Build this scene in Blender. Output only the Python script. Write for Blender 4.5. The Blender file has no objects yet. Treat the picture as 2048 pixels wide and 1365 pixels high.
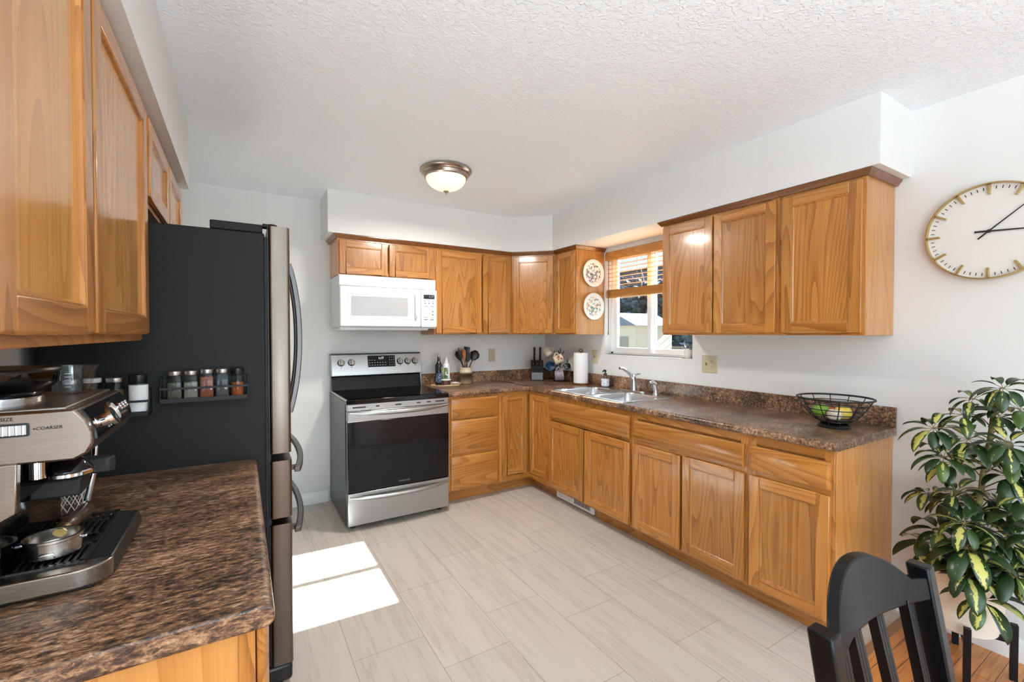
import bpy, bmesh, math, random
from mathutils import Vector, Matrix, noise as mnoise
sc = bpy.context.scene
COL = sc.collection
PI = math.pi
# ------------------------------------------------------------------ camera
cam_d = bpy.data.cameras.new('camera'); cam = bpy.data.objects.new('camera', cam_d); COL.objects.link(cam)
cam.location = (-2.7951, -3.9219, 1.3818)
cam.rotation_euler = (PI/2 - .0165, 0, -.5455)
cam_d.sensor_width = 36; cam_d.lens = 893.2 / 2048 * 36; cam_d.clip_start = .05; cam_d.clip_end = 200
sc.camera = cam
# ------------------------------------------------------------------ view + world + lights
sc.view_settings.view_transform = 'Standard'; sc.view_settings.look = 'None'
sc.view_settings.gamma = 1; sc.view_settings.use_curve_mapping = False
sc.view_settings.exposure = 0.2
sc.cycles.use_denoising = True
sc.cycles.max_bounces = 12; sc.cycles.diffuse_bounces = 9; sc.cycles.glossy_bounces = 4
sc.cycles.transparent_max_bounces = 16; sc.cycles.sample_clamp_indirect = 6
w = bpy.data.worlds.new('sky'); sc.world = w; w.use_nodes = True
nt = w.node_tree; nt.nodes.clear()
sky = nt.nodes.new('ShaderNodeTexSky'); sky.sky_type = 'NISHITA'; sky.sun_disc = False
sky.sun_elevation = math.radians(31); sky.sun_rotation = math.radians(90); sky.air_density = 1; sky.dust_density = 2
bg = nt.nodes.new('ShaderNodeBackground'); bg.inputs[1].default_value = .42
wo = nt.nodes.new('ShaderNodeOutputWorld')
nt.links.new(sky.outputs[0], bg.inputs[0]); nt.links.new(bg.outputs[0], wo.inputs[0])
# the low sun outside the window above the sink
sd = bpy.data.lights.new('sun', 'SUN'); sd.energy = 100; sd.angle = math.radians(.53); sd.color = (.88, .96, 1)
so = bpy.data.objects.new('sun', sd); COL.objects.link(so); so.location = (8, -1.6, 6)
so.rotation_euler = Vector((-1, .045, -.613)).to_track_quat('-Z', 'Y').to_euler()
# daylight coming in through the dining area's windows behind the camera
def daylight(name, loc, dirv, sx, sy, e, col=(.76, .93, 1.04)):
    d = bpy.data.lights.new(name, 'AREA'); d.shape = 'RECTANGLE'; d.size = sx; d.size_y = sy; d.energy = e; d.color = col
    o = bpy.data.objects.new(name, d); COL.objects.link(o); o.location = loc
    o.rotation_euler = Vector(dirv).to_track_quat('-Z', 'Z').to_euler(); return o
daylight('rear_window_daylight', (-1.6, -7.42, 1.35), (0, 1, 0), 2.9, 1.9, 46)
daylight('patio_door_daylight', (-3.42, -5.7, 1.15), (1, 0, 0), 1.7, 1.8, 30)
# the lit flush ceiling lamp
ld = bpy.data.lights.new('ceiling_bulb', 'AREA'); ld.shape = 'DISK'; ld.size = .2; ld.energy = 21; ld.color = (1, .94, .86)
lo = bpy.data.objects.new('ceiling_bulb', ld); COL.objects.link(lo); lo.location = (-1.632, -1.168, 2.292)

# unseen point light added behind the camera as soft fill
dd_ = bpy.data.lights.new('added_fill_light', 'POINT'); dd_.energy = 40; dd_.shadow_soft_size = .3; dd_.color = (.74, .91, 1)
do = bpy.data.objects.new('added_fill_light', dd_); COL.objects.link(do); do.location = (-2.45, -5.15, .80)

# unseen upward spot added behind the camera to brighten the ceiling
ud = bpy.data.lights.new('added_ceiling_uplight', 'SPOT'); ud.energy = 330; ud.spot_size = math.radians(170); ud.spot_blend = .5; ud.shadow_soft_size = .2; ud.color = (.76, .92, 1)
uo = bpy.data.objects.new('added_ceiling_uplight', ud); COL.objects.link(uo); uo.location = (-2.9, -5.3, 1.35); uo.rotation_euler = (PI, 0, 0)

# ------------------------------------------------------------------ materials
def lin(c):
    return tuple(((x/255)/12.92 if x <= 10 else (((x/255)+.055)/1.055)**2.4) for x in c)
def newmat(n):
    m = bpy.data.materials.new(n); m.use_nodes = True
    return m, m.node_tree, m.node_tree.nodes['Principled BSDF']
def mat(n, rgb, rough=.5, metal=0, coat=0, bump=0, bscale=200, spec=.5, emit=0):
    m, t, b = newmat(n)
    b.inputs['Base Color'].default_value = (*lin(rgb), 1); b.inputs['Roughness'].default_value = rough
    b.inputs['Metallic'].default_value = metal; b.inputs['Coat Weight'].default_value = coat
    b.inputs['Coat Roughness'].default_value = .08; b.inputs['Specular IOR Level'].default_value = spec
    if emit:
        b.inputs['Emission Color'].default_value = (*lin(rgb), 1); b.inputs['Emission Strength'].default_value = emit
    if bump:
        tc = t.nodes.new('ShaderNodeTexCoord'); n1 = t.nodes.new('ShaderNodeTexNoise')
        n1.inputs['Scale'].default_value = bscale; n1.inputs['Detail'].default_value = 3
        bp = t.nodes.new('ShaderNodeBump'); bp.inputs['Strength'].default_value = bump; bp.inputs['Distance'].default_value = .002
        t.links.new(tc.outputs['Object'], n1.inputs['Vector']); t.links.new(n1.outputs['Fac'], bp.inputs['Height'])
        t.links.new(bp.outputs[0], b.inputs['Normal'])
    return m
def ramp(t, stops):
    r = t.nodes.new('ShaderNodeValToRGB'); e = r.color_ramp.elements
    while len(e) < len(stops): e.new(.5)
    for i, (p, c) in enumerate(stops):
        e[i].position = p; e[i].color = (*lin(c), 1)
    return r
def math_n(t, op, a, b=None):
    n = t.nodes.new('ShaderNodeMath'); n.operation = op
    for i, x in enumerate((a, b)):
        if x is None: continue
        if isinstance(x, (int, float)): n.inputs[i].default_value = x
        else: t.links.new(x, n.inputs[i])
    return n.outputs[0]
def oak(n, axis, light=(196, 140, 80), mid=(176, 117, 60), dark=(126, 76, 36), rough=.3, ringscale=20):
    m, t, b = newmat(n)
    tc = t.nodes.new('ShaderNodeTexCoord'); oi = t.nodes.new('ShaderNodeObjectInfo')
    wn = t.nodes.new('ShaderNodeTexWhiteNoise'); wn.noise_dimensions = '1D'; t.links.new(oi.outputs['Random'], wn.inputs['W'])
    sub = t.nodes.new('ShaderNodeVectorMath'); sub.operation = 'SUBTRACT'; sub.inputs[1].default_value = (.5, .5, .5)
    t.links.new(wn.outputs['Color'], sub.inputs[0])
    mul = t.nodes.new('ShaderNodeVectorMath'); mul.operation = 'MULTIPLY'
    mul.inputs[1].default_value = tuple(1.6 if a == axis else .8 for a in 'xyz'); t.links.new(sub.outputs[0], mul.inputs[0])
    add = t.nodes.new('ShaderNodeVectorMath'); add.operation = 'ADD'
    t.links.new(tc.outputs['Object'], add.inputs[0]); t.links.new(mul.outputs[0], add.inputs[1])
    def mapped(sc_al, sc_ac):
        mp = t.nodes.new('ShaderNodeMapping'); mp.inputs['Scale'].default_value = tuple(sc_al if a == axis else sc_ac for a in 'xyz')
        t.links.new(add.outputs[0], mp.inputs['Vector']); return mp.outputs[0]
    # growth rings: contour lines of a stretched noise field give straight grain and cathedrals
    fld = t.nodes.new('ShaderNodeTexNoise'); fld.inputs['Scale'].default_value = 1; fld.inputs['Detail'].default_value = 1.2; fld.inputs['Roughness'].default_value = .35; fld.inputs['Distortion'].default_value = .25
    t.links.new(mapped(.55, 5.0), fld.inputs['Vector'])
    fr_ = math_n(t, 'FRACT', math_n(t, 'MULTIPLY', fld.outputs['Fac'], ringscale))
    ring = math_n(t, 'POWER', fr_, 2.2)
    fine = t.nodes.new('ShaderNodeTexNoise'); fine.inputs['Scale'].default_value = 1; fine.inputs['Detail'].default_value = 4
    t.links.new(mapped(9, 320), fine.inputs['Vector'])
    big = t.nodes.new('ShaderNodeTexNoise'); big.inputs['Scale'].default_value = 1; big.inputs['Detail'].default_value = 3
    t.links.new(mapped(1.2, 22), big.inputs['Vector'])
    f = math_n(t, 'MULTIPLY', ring, .30)
    f = math_n(t, 'ADD', f, math_n(t, 'MULTIPLY', fine.outputs['Fac'], .40))
    f = math_n(t, 'ADD', f, math_n(t, 'MULTIPLY', big.outputs['Fac'], .44))
    r = ramp(t, [(.32, light), (.55, mid), (.9, dark)]); t.links.new(f, r.inputs[0])
    # each board has its own tone
    tone = t.nodes.new('ShaderNodeHueSaturation'); tone.inputs['Saturation'].default_value = 1.05
    t.links.new(math_n(t, 'ADD', math_n(t, 'MULTIPLY', oi.outputs['Random'], .2), .85), tone.inputs['Value'])
    t.links.new(r.outputs[0], tone.inputs['Color']); t.links.new(tone.outputs[0], b.inputs['Base Color'])
    bp = t.nodes.new('ShaderNodeBump'); bp.inputs['Strength'].default_value = .12; bp.inputs['Distance'].default_value = .0015
    t.links.new(f, bp.inputs['Height']); t.links.new(bp.outputs[0], b.inputs['Normal'])
    b.inputs['Roughness'].default_value = rough; b.inputs['Coat Weight'].default_value = .5; b.inputs['Coat Roughness'].default_value = .12
    return m
OAKZ = oak('oak_vertical_grain', 'z'); OAKX = oak('oak_grain_along_x', 'x'); OAKY = oak('oak_grain_along_y', 'y')
OAKP = oak('oak_panel_veneer', 'z', (190, 136, 78), (172, 115, 60), (124, 74, 34), .28, 26)
OAKE = oak('oak_end_veneer', 'z', (204, 148, 88), (192, 134, 74), (166, 108, 56), .34, 12)
OAKL = oak('oak_painted_sheen', 'z', (214, 160, 94), (202, 144, 78), (180, 122, 64), .22, 14)  # paler oak: reflected brightness of the left doors put into the colour
OAKD = oak('oak_dark_edge', 'y', (134, 82, 40), (112, 66, 30), (84, 46, 20))
def hardwood():
    m, t, b = newmat('orange_hardwood_strip')
    tc = t.nodes.new('ShaderNodeTexCoord'); sx = t.nodes.new('ShaderNodeSeparateXYZ'); t.links.new(tc.outputs['Object'], sx.inputs[0])
    br = t.nodes.new('ShaderNodeTexBrick'); br.inputs['Scale'].default_value = 1; br.inputs['Brick Width'].default_value = .7
    br.inputs['Row Height'].default_value = .057; br.inputs['Mortar Size'].default_value = .0012; br.offset = .37
    br.inputs['Color1'].default_value = (*lin((214, 146, 84)), 1); br.inputs['Color2'].default_value = (*lin((188, 116, 60)), 1)
    br.inputs['Mortar'].default_value = (*lin((70, 34, 14)), 1)
    t.links.new(tc.outputs['Object'], br.inputs['Vector'])
    mp = t.nodes.new('ShaderNodeMapping'); mp.inputs['Scale'].default_value = (6, 120, 1); t.links.new(tc.outputs['Object'], mp.inputs['Vector'])
    nz = t.nodes.new('ShaderNodeTexNoise'); nz.inputs['Scale'].default_value = 1; nz.inputs['Detail'].default_value = 3; t.links.new(mp.outputs[0], nz.inputs['Vector'])
    mx = t.nodes.new('ShaderNodeMixRGB'); mx.blend_type = 'MULTIPLY'; mx.inputs[0].default_value = .5
    r = ramp(t, [(.3, (150, 120, 100)), (.65, (255, 255, 255))]); t.links.new(nz.outputs['Fac'], r.inputs[0])
    t.links.new(br.outputs['Color'], mx.inputs[1]); t.links.new(r.outputs[0], mx.inputs[2]); t.links.new(mx.outputs[0], b.inputs['Base Color'])
    b.inputs['Roughness'].default_value = .3; return m
HARDWOOD = hardwood()
def tile_floor():
    m, t, b = newmat('beige_striated_tile')
    tc = t.nodes.new('ShaderNodeTexCoord'); sx = t.nodes.new('ShaderNodeSeparateXYZ'); t.links.new(tc.outputs['Object'], sx.inputs[0])
    cx = t.nodes.new('ShaderNodeCombineXYZ')
    t.links.new(math_n(t, 'ADD', sx.outputs['Y'], 1.99 + 5*.627), cx.inputs[0]); t.links.new(math_n(t, 'ADD', sx.outputs['X'], 2.0905 + 10*.3136), cx.inputs[1])
    br = t.nodes.new('ShaderNodeTexBrick'); br.inputs['Scale'].default_value = 1; br.inputs['Brick Width'].default_value = .627
    br.inputs['Row Height'].default_value = .3136; br.inputs['Mortar Size'].default_value = .0014; br.inputs['Mortar Smooth'].default_value = .2; br.offset = .37
    br.inputs['Color1'].default_value = (*lin((208, 200, 191)), 1); br.inputs['Color2'].default_value = (*lin((201, 193, 184)), 1)
    br.inputs['Mortar'].default_value = (*lin((150, 142, 132)), 1)
    t.links.new(cx.outputs[0], br.inputs['Vector'])
    # striations running along each tile, shifted per tile column
    fl = math_n(t, 'FLOOR', math_n(t, 'DIVIDE', math_n(t, 'ADD', sx.outputs['X'], 2.0905 + 10*.3136), .3136))
    c2 = t.nodes.new('ShaderNodeCombineXYZ')
    t.links.new(math_n(t, 'MULTIPLY', sx.outputs['X'], 17), c2.inputs[0]); t.links.new(math_n(t, 'ADD', math_n(t, 'MULTIPLY', sx.outputs['Y'], 1.1), math_n(t, 'MULTIPLY', fl, 7.3)), c2.inputs[1])
    nz = t.nodes.new('ShaderNodeTexNoise'); nz.inputs['Scale'].default_value = 1; nz.inputs['Detail'].default_value = 6; nz.inputs['Roughness'].default_value = .62; nz.inputs['Distortion'].default_value = .35
    t.links.new(c2.outputs[0], nz.inputs['Vector'])
    r = ramp(t, [(.30, (236, 232, 227)), (.40, (248, 245, 242)), (.45, (229, 224, 218)), (.475, (247, 245, 241)), (.60, (255, 253, 249)), (.66, (242, 238, 232)), (.70, (253, 251, 248))]); t.links.new(nz.outputs['Fac'], r.inputs[0])
    mx = t.nodes.new('ShaderNodeMixRGB'); mx.blend_type = 'MULTIPLY'; mx.inputs[0].default_value = .8
    t.links.new(br.outputs['Color'], mx.inputs[1]); t.links.new(r.outputs[0], mx.inputs[2]); t.links.new(mx.outputs[0], b.inputs['Base Color'])
    b.inputs['Roughness'].default_value = .42
    bp = t.nodes.new('ShaderNodeBump'); bp.inputs['Strength'].default_value = .25; bp.inputs['Distance'].default_value = .001; bp.invert = True
    t.links.new(br.outputs['Fac'], bp.inputs['Height']); t.links.new(bp.outputs[0], b.inputs['Normal'])
    return m
TILE = tile_floor()
def laminate(n, sx, sy, sz):
    m, t, b = newmat(n)
    tc = t.nodes.new('ShaderNodeTexCoord'); mp = t.nodes.new('ShaderNodeMapping'); mp.inputs['Scale'].default_value = (sx, sy, sz)
    t.links.new(tc.outputs['Object'], mp.inputs['Vector'])
    def nz(s, d, ro, di, off):
        a = t.nodes.new('ShaderNodeVectorMath'); a.operation = 'ADD'; a.inputs[1].default_value = (off, off*1.7, off*.6); t.links.new(mp.outputs[0], a.inputs[0])
        x = t.nodes.new('ShaderNodeTexNoise'); x.inputs['Scale'].default_value = s; x.inputs['Detail'].default_value = d
        x.inputs['Roughness'].default_value = ro; x.inputs['Distortion'].default_value = di; t.links.new(a.outputs[0], x.inputs['Vector']); return x.outputs['Fac']
    r1 = ramp(t, [(.40, (28, 20, 18)), (.455, (72, 52, 41)), (.505, (120, 89, 65)), (.56, (168, 129, 95)), (.63, (202, 180, 158))])
    f1 = math_n(t, 'ADD', math_n(t, 'MULTIPLY', nz(78, 8, .8, .5, 0), .8), math_n(t, 'MULTIPLY', nz(8, 2, .5, .3, 3), .2)); t.links.new(f1, r1.inputs[0])
    r2 = ramp(t, [(.52, (0, 0, 0)), (.62, (255, 255, 255))]); t.links.new(nz(90, 5, .75, .6, 9), r2.inputs[0])
    mx = t.nodes.new('ShaderNodeMixRGB'); t.links.new(math_n(t, 'MULTIPLY', r2.outputs[0], .55), mx.inputs[0]); t.links.new(r1.outputs[0], mx.inputs[1]); mx.inputs[2].default_value = (*lin((46, 34, 32)), 1)
    r3 = ramp(t, [(.6, (0, 0, 0)), (.68, (255, 255, 255))]); t.links.new(nz(120, 4, .7, .4, 21), r3.inputs[0])
    m3 = t.nodes.new('ShaderNodeMixRGB'); t.links.new(math_n(t, 'MULTIPLY', r3.outputs[0], .6), m3.inputs[0]); t.links.new(mx.outputs[0], m3.inputs[1]); m3.inputs[2].default_value = (*lin((140, 118, 108)), 1)
    t.links.new(m3.outputs[0], b.inputs['Base Color']); b.inputs['Roughness'].default_value = .3
    return m
LAMR = laminate('brown_granite_laminate', 1, 1, 1); LAML = laminate('brown_granite_laminate_streaked', .5, 1.35, 1.2)
def paint(n, rgb, bump, bscale, rough=.6, blobs=False):
    m, t, b = newmat(n); b.inputs['Base Color'].default_value = (*lin(rgb), 1); b.inputs['Roughness'].default_value = rough
    b.inputs['Specular IOR Level'].default_value = .3
    tc = t.nodes.new('ShaderNodeTexCoord'); nz = t.nodes.new('ShaderNodeTexNoise'); nz.inputs['Scale'].default_value = bscale
    nz.inputs['Detail'].default_value = 2.5; nz.inputs['Distortion'].default_value = .8 if blobs else 0
    t.links.new(tc.outputs['Object'], nz.inputs['Vector']); h = nz.outputs['Fac']
    if blobs:
        r = ramp(t, [(.48, (0, 0, 0)), (.56, (255, 255, 255))]); t.links.new(h, r.inputs[0]); h = r.outputs[0]
    bp = t.nodes.new('ShaderNodeBump'); bp.inputs['Strength'].default_value = bump; bp.inputs['Distance'].default_value = .003
    t.links.new(h, bp.inputs['Height']); t.links.new(bp.outputs[0], b.inputs['Normal']); return m
WALL = paint('white_wall_paint', (225, 225, 224), .06, 140)
CEIL = paint('white_textured_ceiling', (238, 244, 249), .5, 55, .55, True)
TRIM = mat('white_gloss_trim', (236, 236, 234), .35)
VINYL = mat('white_window_vinyl', (238, 239, 240), .35)
def brushed(n, rgb, rough=.3, axis='x', amt=.10, coat=0):
    m, t, b = newmat(n); b.inputs['Base Color'].default_value = (*lin(rgb), 1); b.inputs['Metallic'].default_value = 1
    tc = t.nodes.new('ShaderNodeTexCoord'); mp = t.nodes.new('ShaderNodeMapping')
    mp.inputs['Scale'].default_value = tuple(6 if a == axis else 1400 for a in 'xyz'); t.links.new(tc.outputs['Object'], mp.inputs['Vector'])
    nz = t.nodes.new('ShaderNodeTexNoise'); nz.inputs['Scale'].default_value = 1; nz.inputs['Detail'].default_value = 2; t.links.new(mp.outputs[0], nz.inputs['Vector'])
    t.links.new(math_n(t, 'ADD', math_n(t, 'MULTIPLY', nz.outputs['Fac'], amt), rough - amt/2), b.inputs['Roughness'])
    bp = t.nodes.new('ShaderNodeBump'); bp.inputs['Strength'].default_value = .015; bp.inputs['Distance'].default_value = .0003
    t.links.new(nz.outputs['Fac'], bp.inputs['Height']); t.links.new(bp.outputs[0], b.inputs['Normal']); return m
STEEL = brushed('brushed_stainless', (170, 169, 168), .3, 'x'); STEELY = brushed('brushed_stainless_side', (190, 182, 174), .3, 'y')
DARKSTEEL = brushed('dark_stainless', (112, 102, 94), .3, 'z'); HANDLESTEEL = brushed('dark_handle_steel', (98, 96, 95), .34, 'z')
SINKSTEEL = brushed('sink_steel', (204, 206, 208), .26, 'y')
CHROME = mat('chrome', (220, 222, 226), .08, 1); DULLMETAL = mat('dull_metal', (150, 146, 140), .35, 1)
NICKEL = mat('brushed_nickel', (168, 156, 142), .28, 1); BRASS = mat('brushed_brass', (196, 172, 116), .34, 1)
BLACK = mat('black_plastic', (18, 18, 19), .35); BLACKM = mat('black_matte', (22, 22, 23), .6); BLACKG = mat('black_glass', (6, 6, 8), .07, 0, 0, spec=.35)
BLACKW = mat('black_painted_wood', (7, 7, 9), .33, 0, 0, .08, 60, spec=.25); BLACKIRON = mat('black_iron', (14, 14, 15), .45, 0)
CHARCOAL = mat('charcoal_textured_steel', (28, 27, 27), .55, 0, 0, .25, 900, spec=.25)
RANGESIDE = mat('dark_enamel', (44, 47, 50), .3, .3)
WHITE = mat('white_plastic', (222, 222, 225), .3, 0, .2); WHITEG = mat('white_grey_plastic', (206, 207, 211), .4)
GREYWIN = mat('grey_window_mesh', (164, 165, 168), .18); KEYINK = mat('grey_ink', (86, 88, 94), .6); INKB = mat('black_ink', (16, 16, 16), .6)
DISP = mat('dark_display', (24, 26, 26), .12); LCD = mat('lit_digits', (205, 225, 240), .5, emit=1.4); LCDG = mat('dim_digits', (150, 160, 150), .5, emit=.3)
CREAMPLATE = mat('beige_outlet_plastic', (196, 184, 152), .4); CREAMDARK = mat('dark_slot', (52, 44, 34), .6)
CERAM = mat('white_ceramic', (236, 233, 226), .2, 0, .3); PAPER = mat('white_paper', (238, 238, 238), .9, 0, 0, .2, 300)
DIAL = mat('white_dial', (226, 224, 220), .3)
def glass(n, tint=(255, 255, 255), gloss=.9, rough=.02):
    m = bpy.data.materials.new(n); m.use_nodes = True; t = m.node_tree; t.nodes.clear()
    tr = t.nodes.new('ShaderNodeBsdfTransparent'); tr.inputs[0].default_value = (*lin(tint), 1)
    gl = t.nodes.new('ShaderNodeBsdfGlossy'); gl.inputs['Roughness'].default_value = rough; gl.inputs[0].default_value = (gloss, gloss, gloss, 1)
    fr = t.nodes.new('ShaderNodeLayerWeight'); fr.inputs[0].default_value = .5; mx = t.nodes.new('ShaderNodeMixShader'); o = t.nodes.new('ShaderNodeOutputMaterial')
    t.links.new(math_n(t, 'ADD', math_n(t, 'MULTIPLY', math_n(t, 'POWER', fr.outputs['Facing'], 5), .8), .035), mx.inputs[0]); t.links.new(tr.outputs[0], mx.inputs[1]); t.links.new(gl.outputs[0], mx.inputs[2]); t.links.new(mx.outputs[0], o.inputs[0])
    return m
GLASS = glass('clear_glass', (248, 251, 252)); JARGLASS = glass('jar_glass', (232, 238, 240)); SMOKE = glass('smoked_plastic', (92, 94, 98)); GREENGLASS = glass('dark_green_glass', (40, 52, 20))
WINGLASS = glass('window_glass', (244, 248, 250), .8)
def lampglass():
    m, t, b = newmat('frosted_lamp_glass'); b.inputs['Base Color'].default_value = (*lin((252, 240, 220)), 1); b.inputs['Roughness'].default_value = .25
    b.inputs['Emission Color'].default_value = (*lin((255, 232, 196)), 1); b.inputs['Emission Strength'].default_value = .75; return m
LAMPGLASS = lampglass()
def spotted(n, base, cols, scale, thr=.5, detail=2, rough=.3, rings=None):
    m, t, b = newmat(n); tc = t.nodes.new('ShaderNodeTexCoord')
    nz = t.nodes.new('ShaderNodeTexNoise'); nz.inputs['Scale'].default_value = scale; nz.inputs['Detail'].default_value = detail; t.links.new(tc.outputs['Object'], nz.inputs['Vector'])
    n2 = t.nodes.new('ShaderNodeTexNoise'); n2.inputs['Scale'].default_value = scale*.6; n2.inputs['Detail'].default_value = 1; t.links.new(tc.outputs['Object'], n2.inputs['Vector'])
    k = len(cols); r = ramp(t, [(.3 + .4*i/max(1, k-1), c) for i, c in enumerate(cols)]); r.color_ramp.interpolation = 'CONSTANT' if k > 2 else 'LINEAR'
    t.links.new(n2.outputs['Fac'], r.inputs[0])
    r2 = ramp(t, [(thr - .03, (0, 0, 0)), (thr + .03, (255, 255, 255))]); t.links.new(nz.outputs['Fac'], r2.inputs[0])
    fac = r2.outputs[0]
    mx = t.nodes.new('ShaderNodeMixRGB'); t.links.new(fac, mx.inputs[0]); mx.inputs[1].default_value = (*lin(base), 1); t.links.new(r.outputs[0], mx.inputs[2])
    t.links.new(mx.outputs[0], b.inputs['Base Color']); b.inputs['Roughness'].default_value = rough; return m
def solid(n, rgb, rough=.5, **k): return mat(n, rgb, rough, **k)
# ------------------------------------------------------------------ mesh helpers
WO = {}
class Face:
    """A cabinet face: u runs along it, d out of it, z up."""
    def __init__(s, o, u, n): s.o, s.u, s.n = Vector(o), Vector(u).normalized(), Vector(n).normalized()
    def __call__(s, u, d, z): return s.o + s.u*u + s.n*d + Vector((0, 0, z))
class MB:
    def __init__(s): s.bm = bmesh.new(); s.mi = 0
    def _f(s, vs):
        try:
            f = s.bm.faces.new(vs); f.material_index = s.mi; return f
        except ValueError: return None
    def hexa(s, P):
        v = [s.bm.verts.new(p) for p in P]
        for i in ((0, 1, 2, 3), (7, 6, 5, 4), (0, 4, 5, 1), (1, 5, 6, 2), (2, 6, 7, 3), (3, 7, 4, 0)): s._f([v[k] for k in i])
        return s
    def box(s, x0, x1, y0, y1, z0, z1):
        return s.hexa([(x0, y0, z0), (x1, y0, z0), (x1, y1, z0), (x0, y1, z0), (x0, y0, z1), (x1, y0, z1), (x1, y1, z1), (x0, y1, z1)])
    def fbox(s, F, u0, u1, d0, d1, z0, z1):
        return s.hexa([F(u0, d0, z0), F(u1, d0, z0), F(u1, d1, z0), F(u0, d1, z0), F(u0, d0, z1), F(u1, d0, z1), F(u1, d1, z1), F(u0, d1, z1)])
    def loft(s, loops, cap=True, closed=True):
        L = [[s.bm.verts.new(p) for p in lp] for lp in loops]; n = len(L[0])
        for a, b in zip(L, L[1:]):
            for i in range(n if closed else n-1): s._f([a[i], a[(i+1) % n], b[(i+1) % n], b[i]])
        if cap and n > 2: s._f(L[0][::-1]); s._f(L[-1])
        return s
    def prism(s, pts, axis, a, b):
        def mk(p, t):
            return {'x': (t, p[0], p[1]), 'y': (p[0], t, p[1]), 'z': (p[0], p[1], t)}[axis]
        return s.loft([[mk(p, a) for p in pts], [mk(p, b) for p in pts]])
    def lathe(s, prof, c=(0, 0, 0), n=24, M=None, cap=True):
        M = M or Matrix.Identity(3); c = Vector(c)
        loops = [[c + M @ Vector((r*math.cos(2*PI*i/n), r*math.sin(2*PI*i/n), z)) for i in range(n)] for r, z in ((max(r, 1e-4), z) for r, z in prof)]
        return s.loft(loops, cap)
    def cyl(s, a, b, r, n=16, r2=None):
        a, b = Vector(a), Vector(b); d = b - a; M = d.to_track_quat('Z', 'Y').to_matrix()
        return s.lathe([(r, 0), (r2 if r2 is not None else r, d.length)], a, n, M)
    def tube(s, pts, r, n=8, closed=False):
        pts = [Vector(p) for p in pts]; k = len(pts); loops = []; up = None
        for i, p in enumerate(pts):
            if closed: d = pts[(i+1) % k] - pts[i-1]
            else: d = pts[min(i+1, k-1)] - pts[max(i-1, 0)]
            d.normalize()
            if up is None: up = Vector((0, 0, 1)) if abs(d.z) < .9 else Vector((1, 0, 0))
            x = d.cross(up).normalized(); y = x.cross(d); up = y
            rr = r[i] if isinstance(r, (list, tuple)) else r
            loops.append([p + x*rr*math.cos(2*PI*j/n) + y*rr*math.sin(2*PI*j/n) for j in range(n)])
        if closed: loops.append(loops[0])
        return s.loft(loops, not closed)
    def ball(s, c, r, n=16, m=10):
        r = (r, r, r) if isinstance(r, (int, float)) else r; c = Vector(c)
        loops = [[c + Vector((r[0]*max(math.sin(PI*j/m), .003)*math.cos(2*PI*i/n), r[1]*max(math.sin(PI*j/m), .003)*math.sin(2*PI*i/n), -r[2]*math.cos(PI*j/m))) for i in range(n)] for j in range(m+1)]
        return s.loft(loops)
    def build(s, name, mats, parent=None, loc=None, bevel=0, seg=2, smooth=38, subd=0, weld=True):
        bm = s.bm
        if weld: bmesh.ops.remove_doubles(bm, verts=bm.verts, dist=1e-6)
        bmesh.ops.recalc_face_normals(bm, faces=bm.faces)
        o0 = WO[parent.name] if parent else Vector(loc or (0, 0, 0))
        bmesh.ops.translate(bm, verts=bm.verts, vec=-o0)
        me = bpy.data.meshes.new(name); bm.to_mesh(me); bm.free()
        for m in (mats if isinstance(mats, (list, tuple)) else [mats]): me.materials.append(m)
        o = bpy.data.objects.new(name, me); COL.objects.link(o)
        if parent: o.parent = parent
        else: o.location = o0
        WO[o.name] = o0
        if smooth:
            me.shade_smooth()
            try: me.set_sharp_from_angle(angle=math.radians(smooth))
            except Exception: pass
        if bevel:
            md = o.modifiers.new('bevel', 'BEVEL'); md.width = bevel; md.segments = seg; md.limit_method = 'ANGLE'; md.angle_limit = math.radians(35)
            md.harden_normals = False
        if subd:
            md = o.modifiers.new('subdivision', 'SUBSURF'); md.levels = subd; md.render_levels = subd
        return o
def tag(o, label, cat, group=None):
    o['label'] = label; o['category'] = cat
    if group: o['group'] = group
    return o
def thing(name, label, cat, loc, group=None):
    o = bpy.data.objects.new(name, None); COL.objects.link(o); o.location = loc; o.empty_display_size = .05
    WO[o.name] = Vector(loc); return tag(o, label, cat, group)
def struct(o): o['kind'] = 'structure'; return o
def rrect(x0, x1, y0, y1, r, n=5):
    pts = []
    for cx, cy, a0 in ((x1-r, y1-r, 0), (x0+r, y1-r, 90), (x0+r, y0+r, 180), (x1-r, y0+r, 270)):
        for i in range(n+1):
            a = math.radians(a0 + 90*i/n); pts.append((cx + r*math.cos(a), cy + r*math.sin(a)))
    return pts
def fill_holes(mb, loops, thick_dir=None):
    """flat plate between an outer loop and inner loops (3-D points)"""
    bm = mb.bm; es = []
    for lp in loops:
        vs = [bm.verts.new(p) for p in lp]
        es += [bm.edges.new((vs[i], vs[(i+1) % len(vs)])) for i in range(len(vs))]
    r = bmesh.ops.triangle_fill(bm, edges=es, use_beauty=True)
    for g in r['geom']:
        if isinstance(g, bmesh.types.BMFace): g.material_index = mb.mi
def text_mesh(name, body, size, M, m, parent, depth=.0006):
    cu = bpy.data.curves.new(name, 'FONT'); cu.body = body; cu.size = size; cu.align_x = 'CENTER'; cu.align_y = 'CENTER'; cu.extrude = depth; cu.resolution_u = 3
    tmp = bpy.data.objects.new(name + '_curve', cu)
    me = bpy.data.meshes.new_from_object(tmp); me.transform(M); me.transform(Matrix.Translation(-WO[parent.name])); me.materials.clear(); me.materials.append(m)
    bpy.data.objects.remove(tmp); bpy.data.curves.remove(cu)
    o = bpy.data.objects.new(name, me); COL.objects.link(o); o.parent = parent; WO[o.name] = WO[parent.name]; me.name = name
    return o
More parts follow.
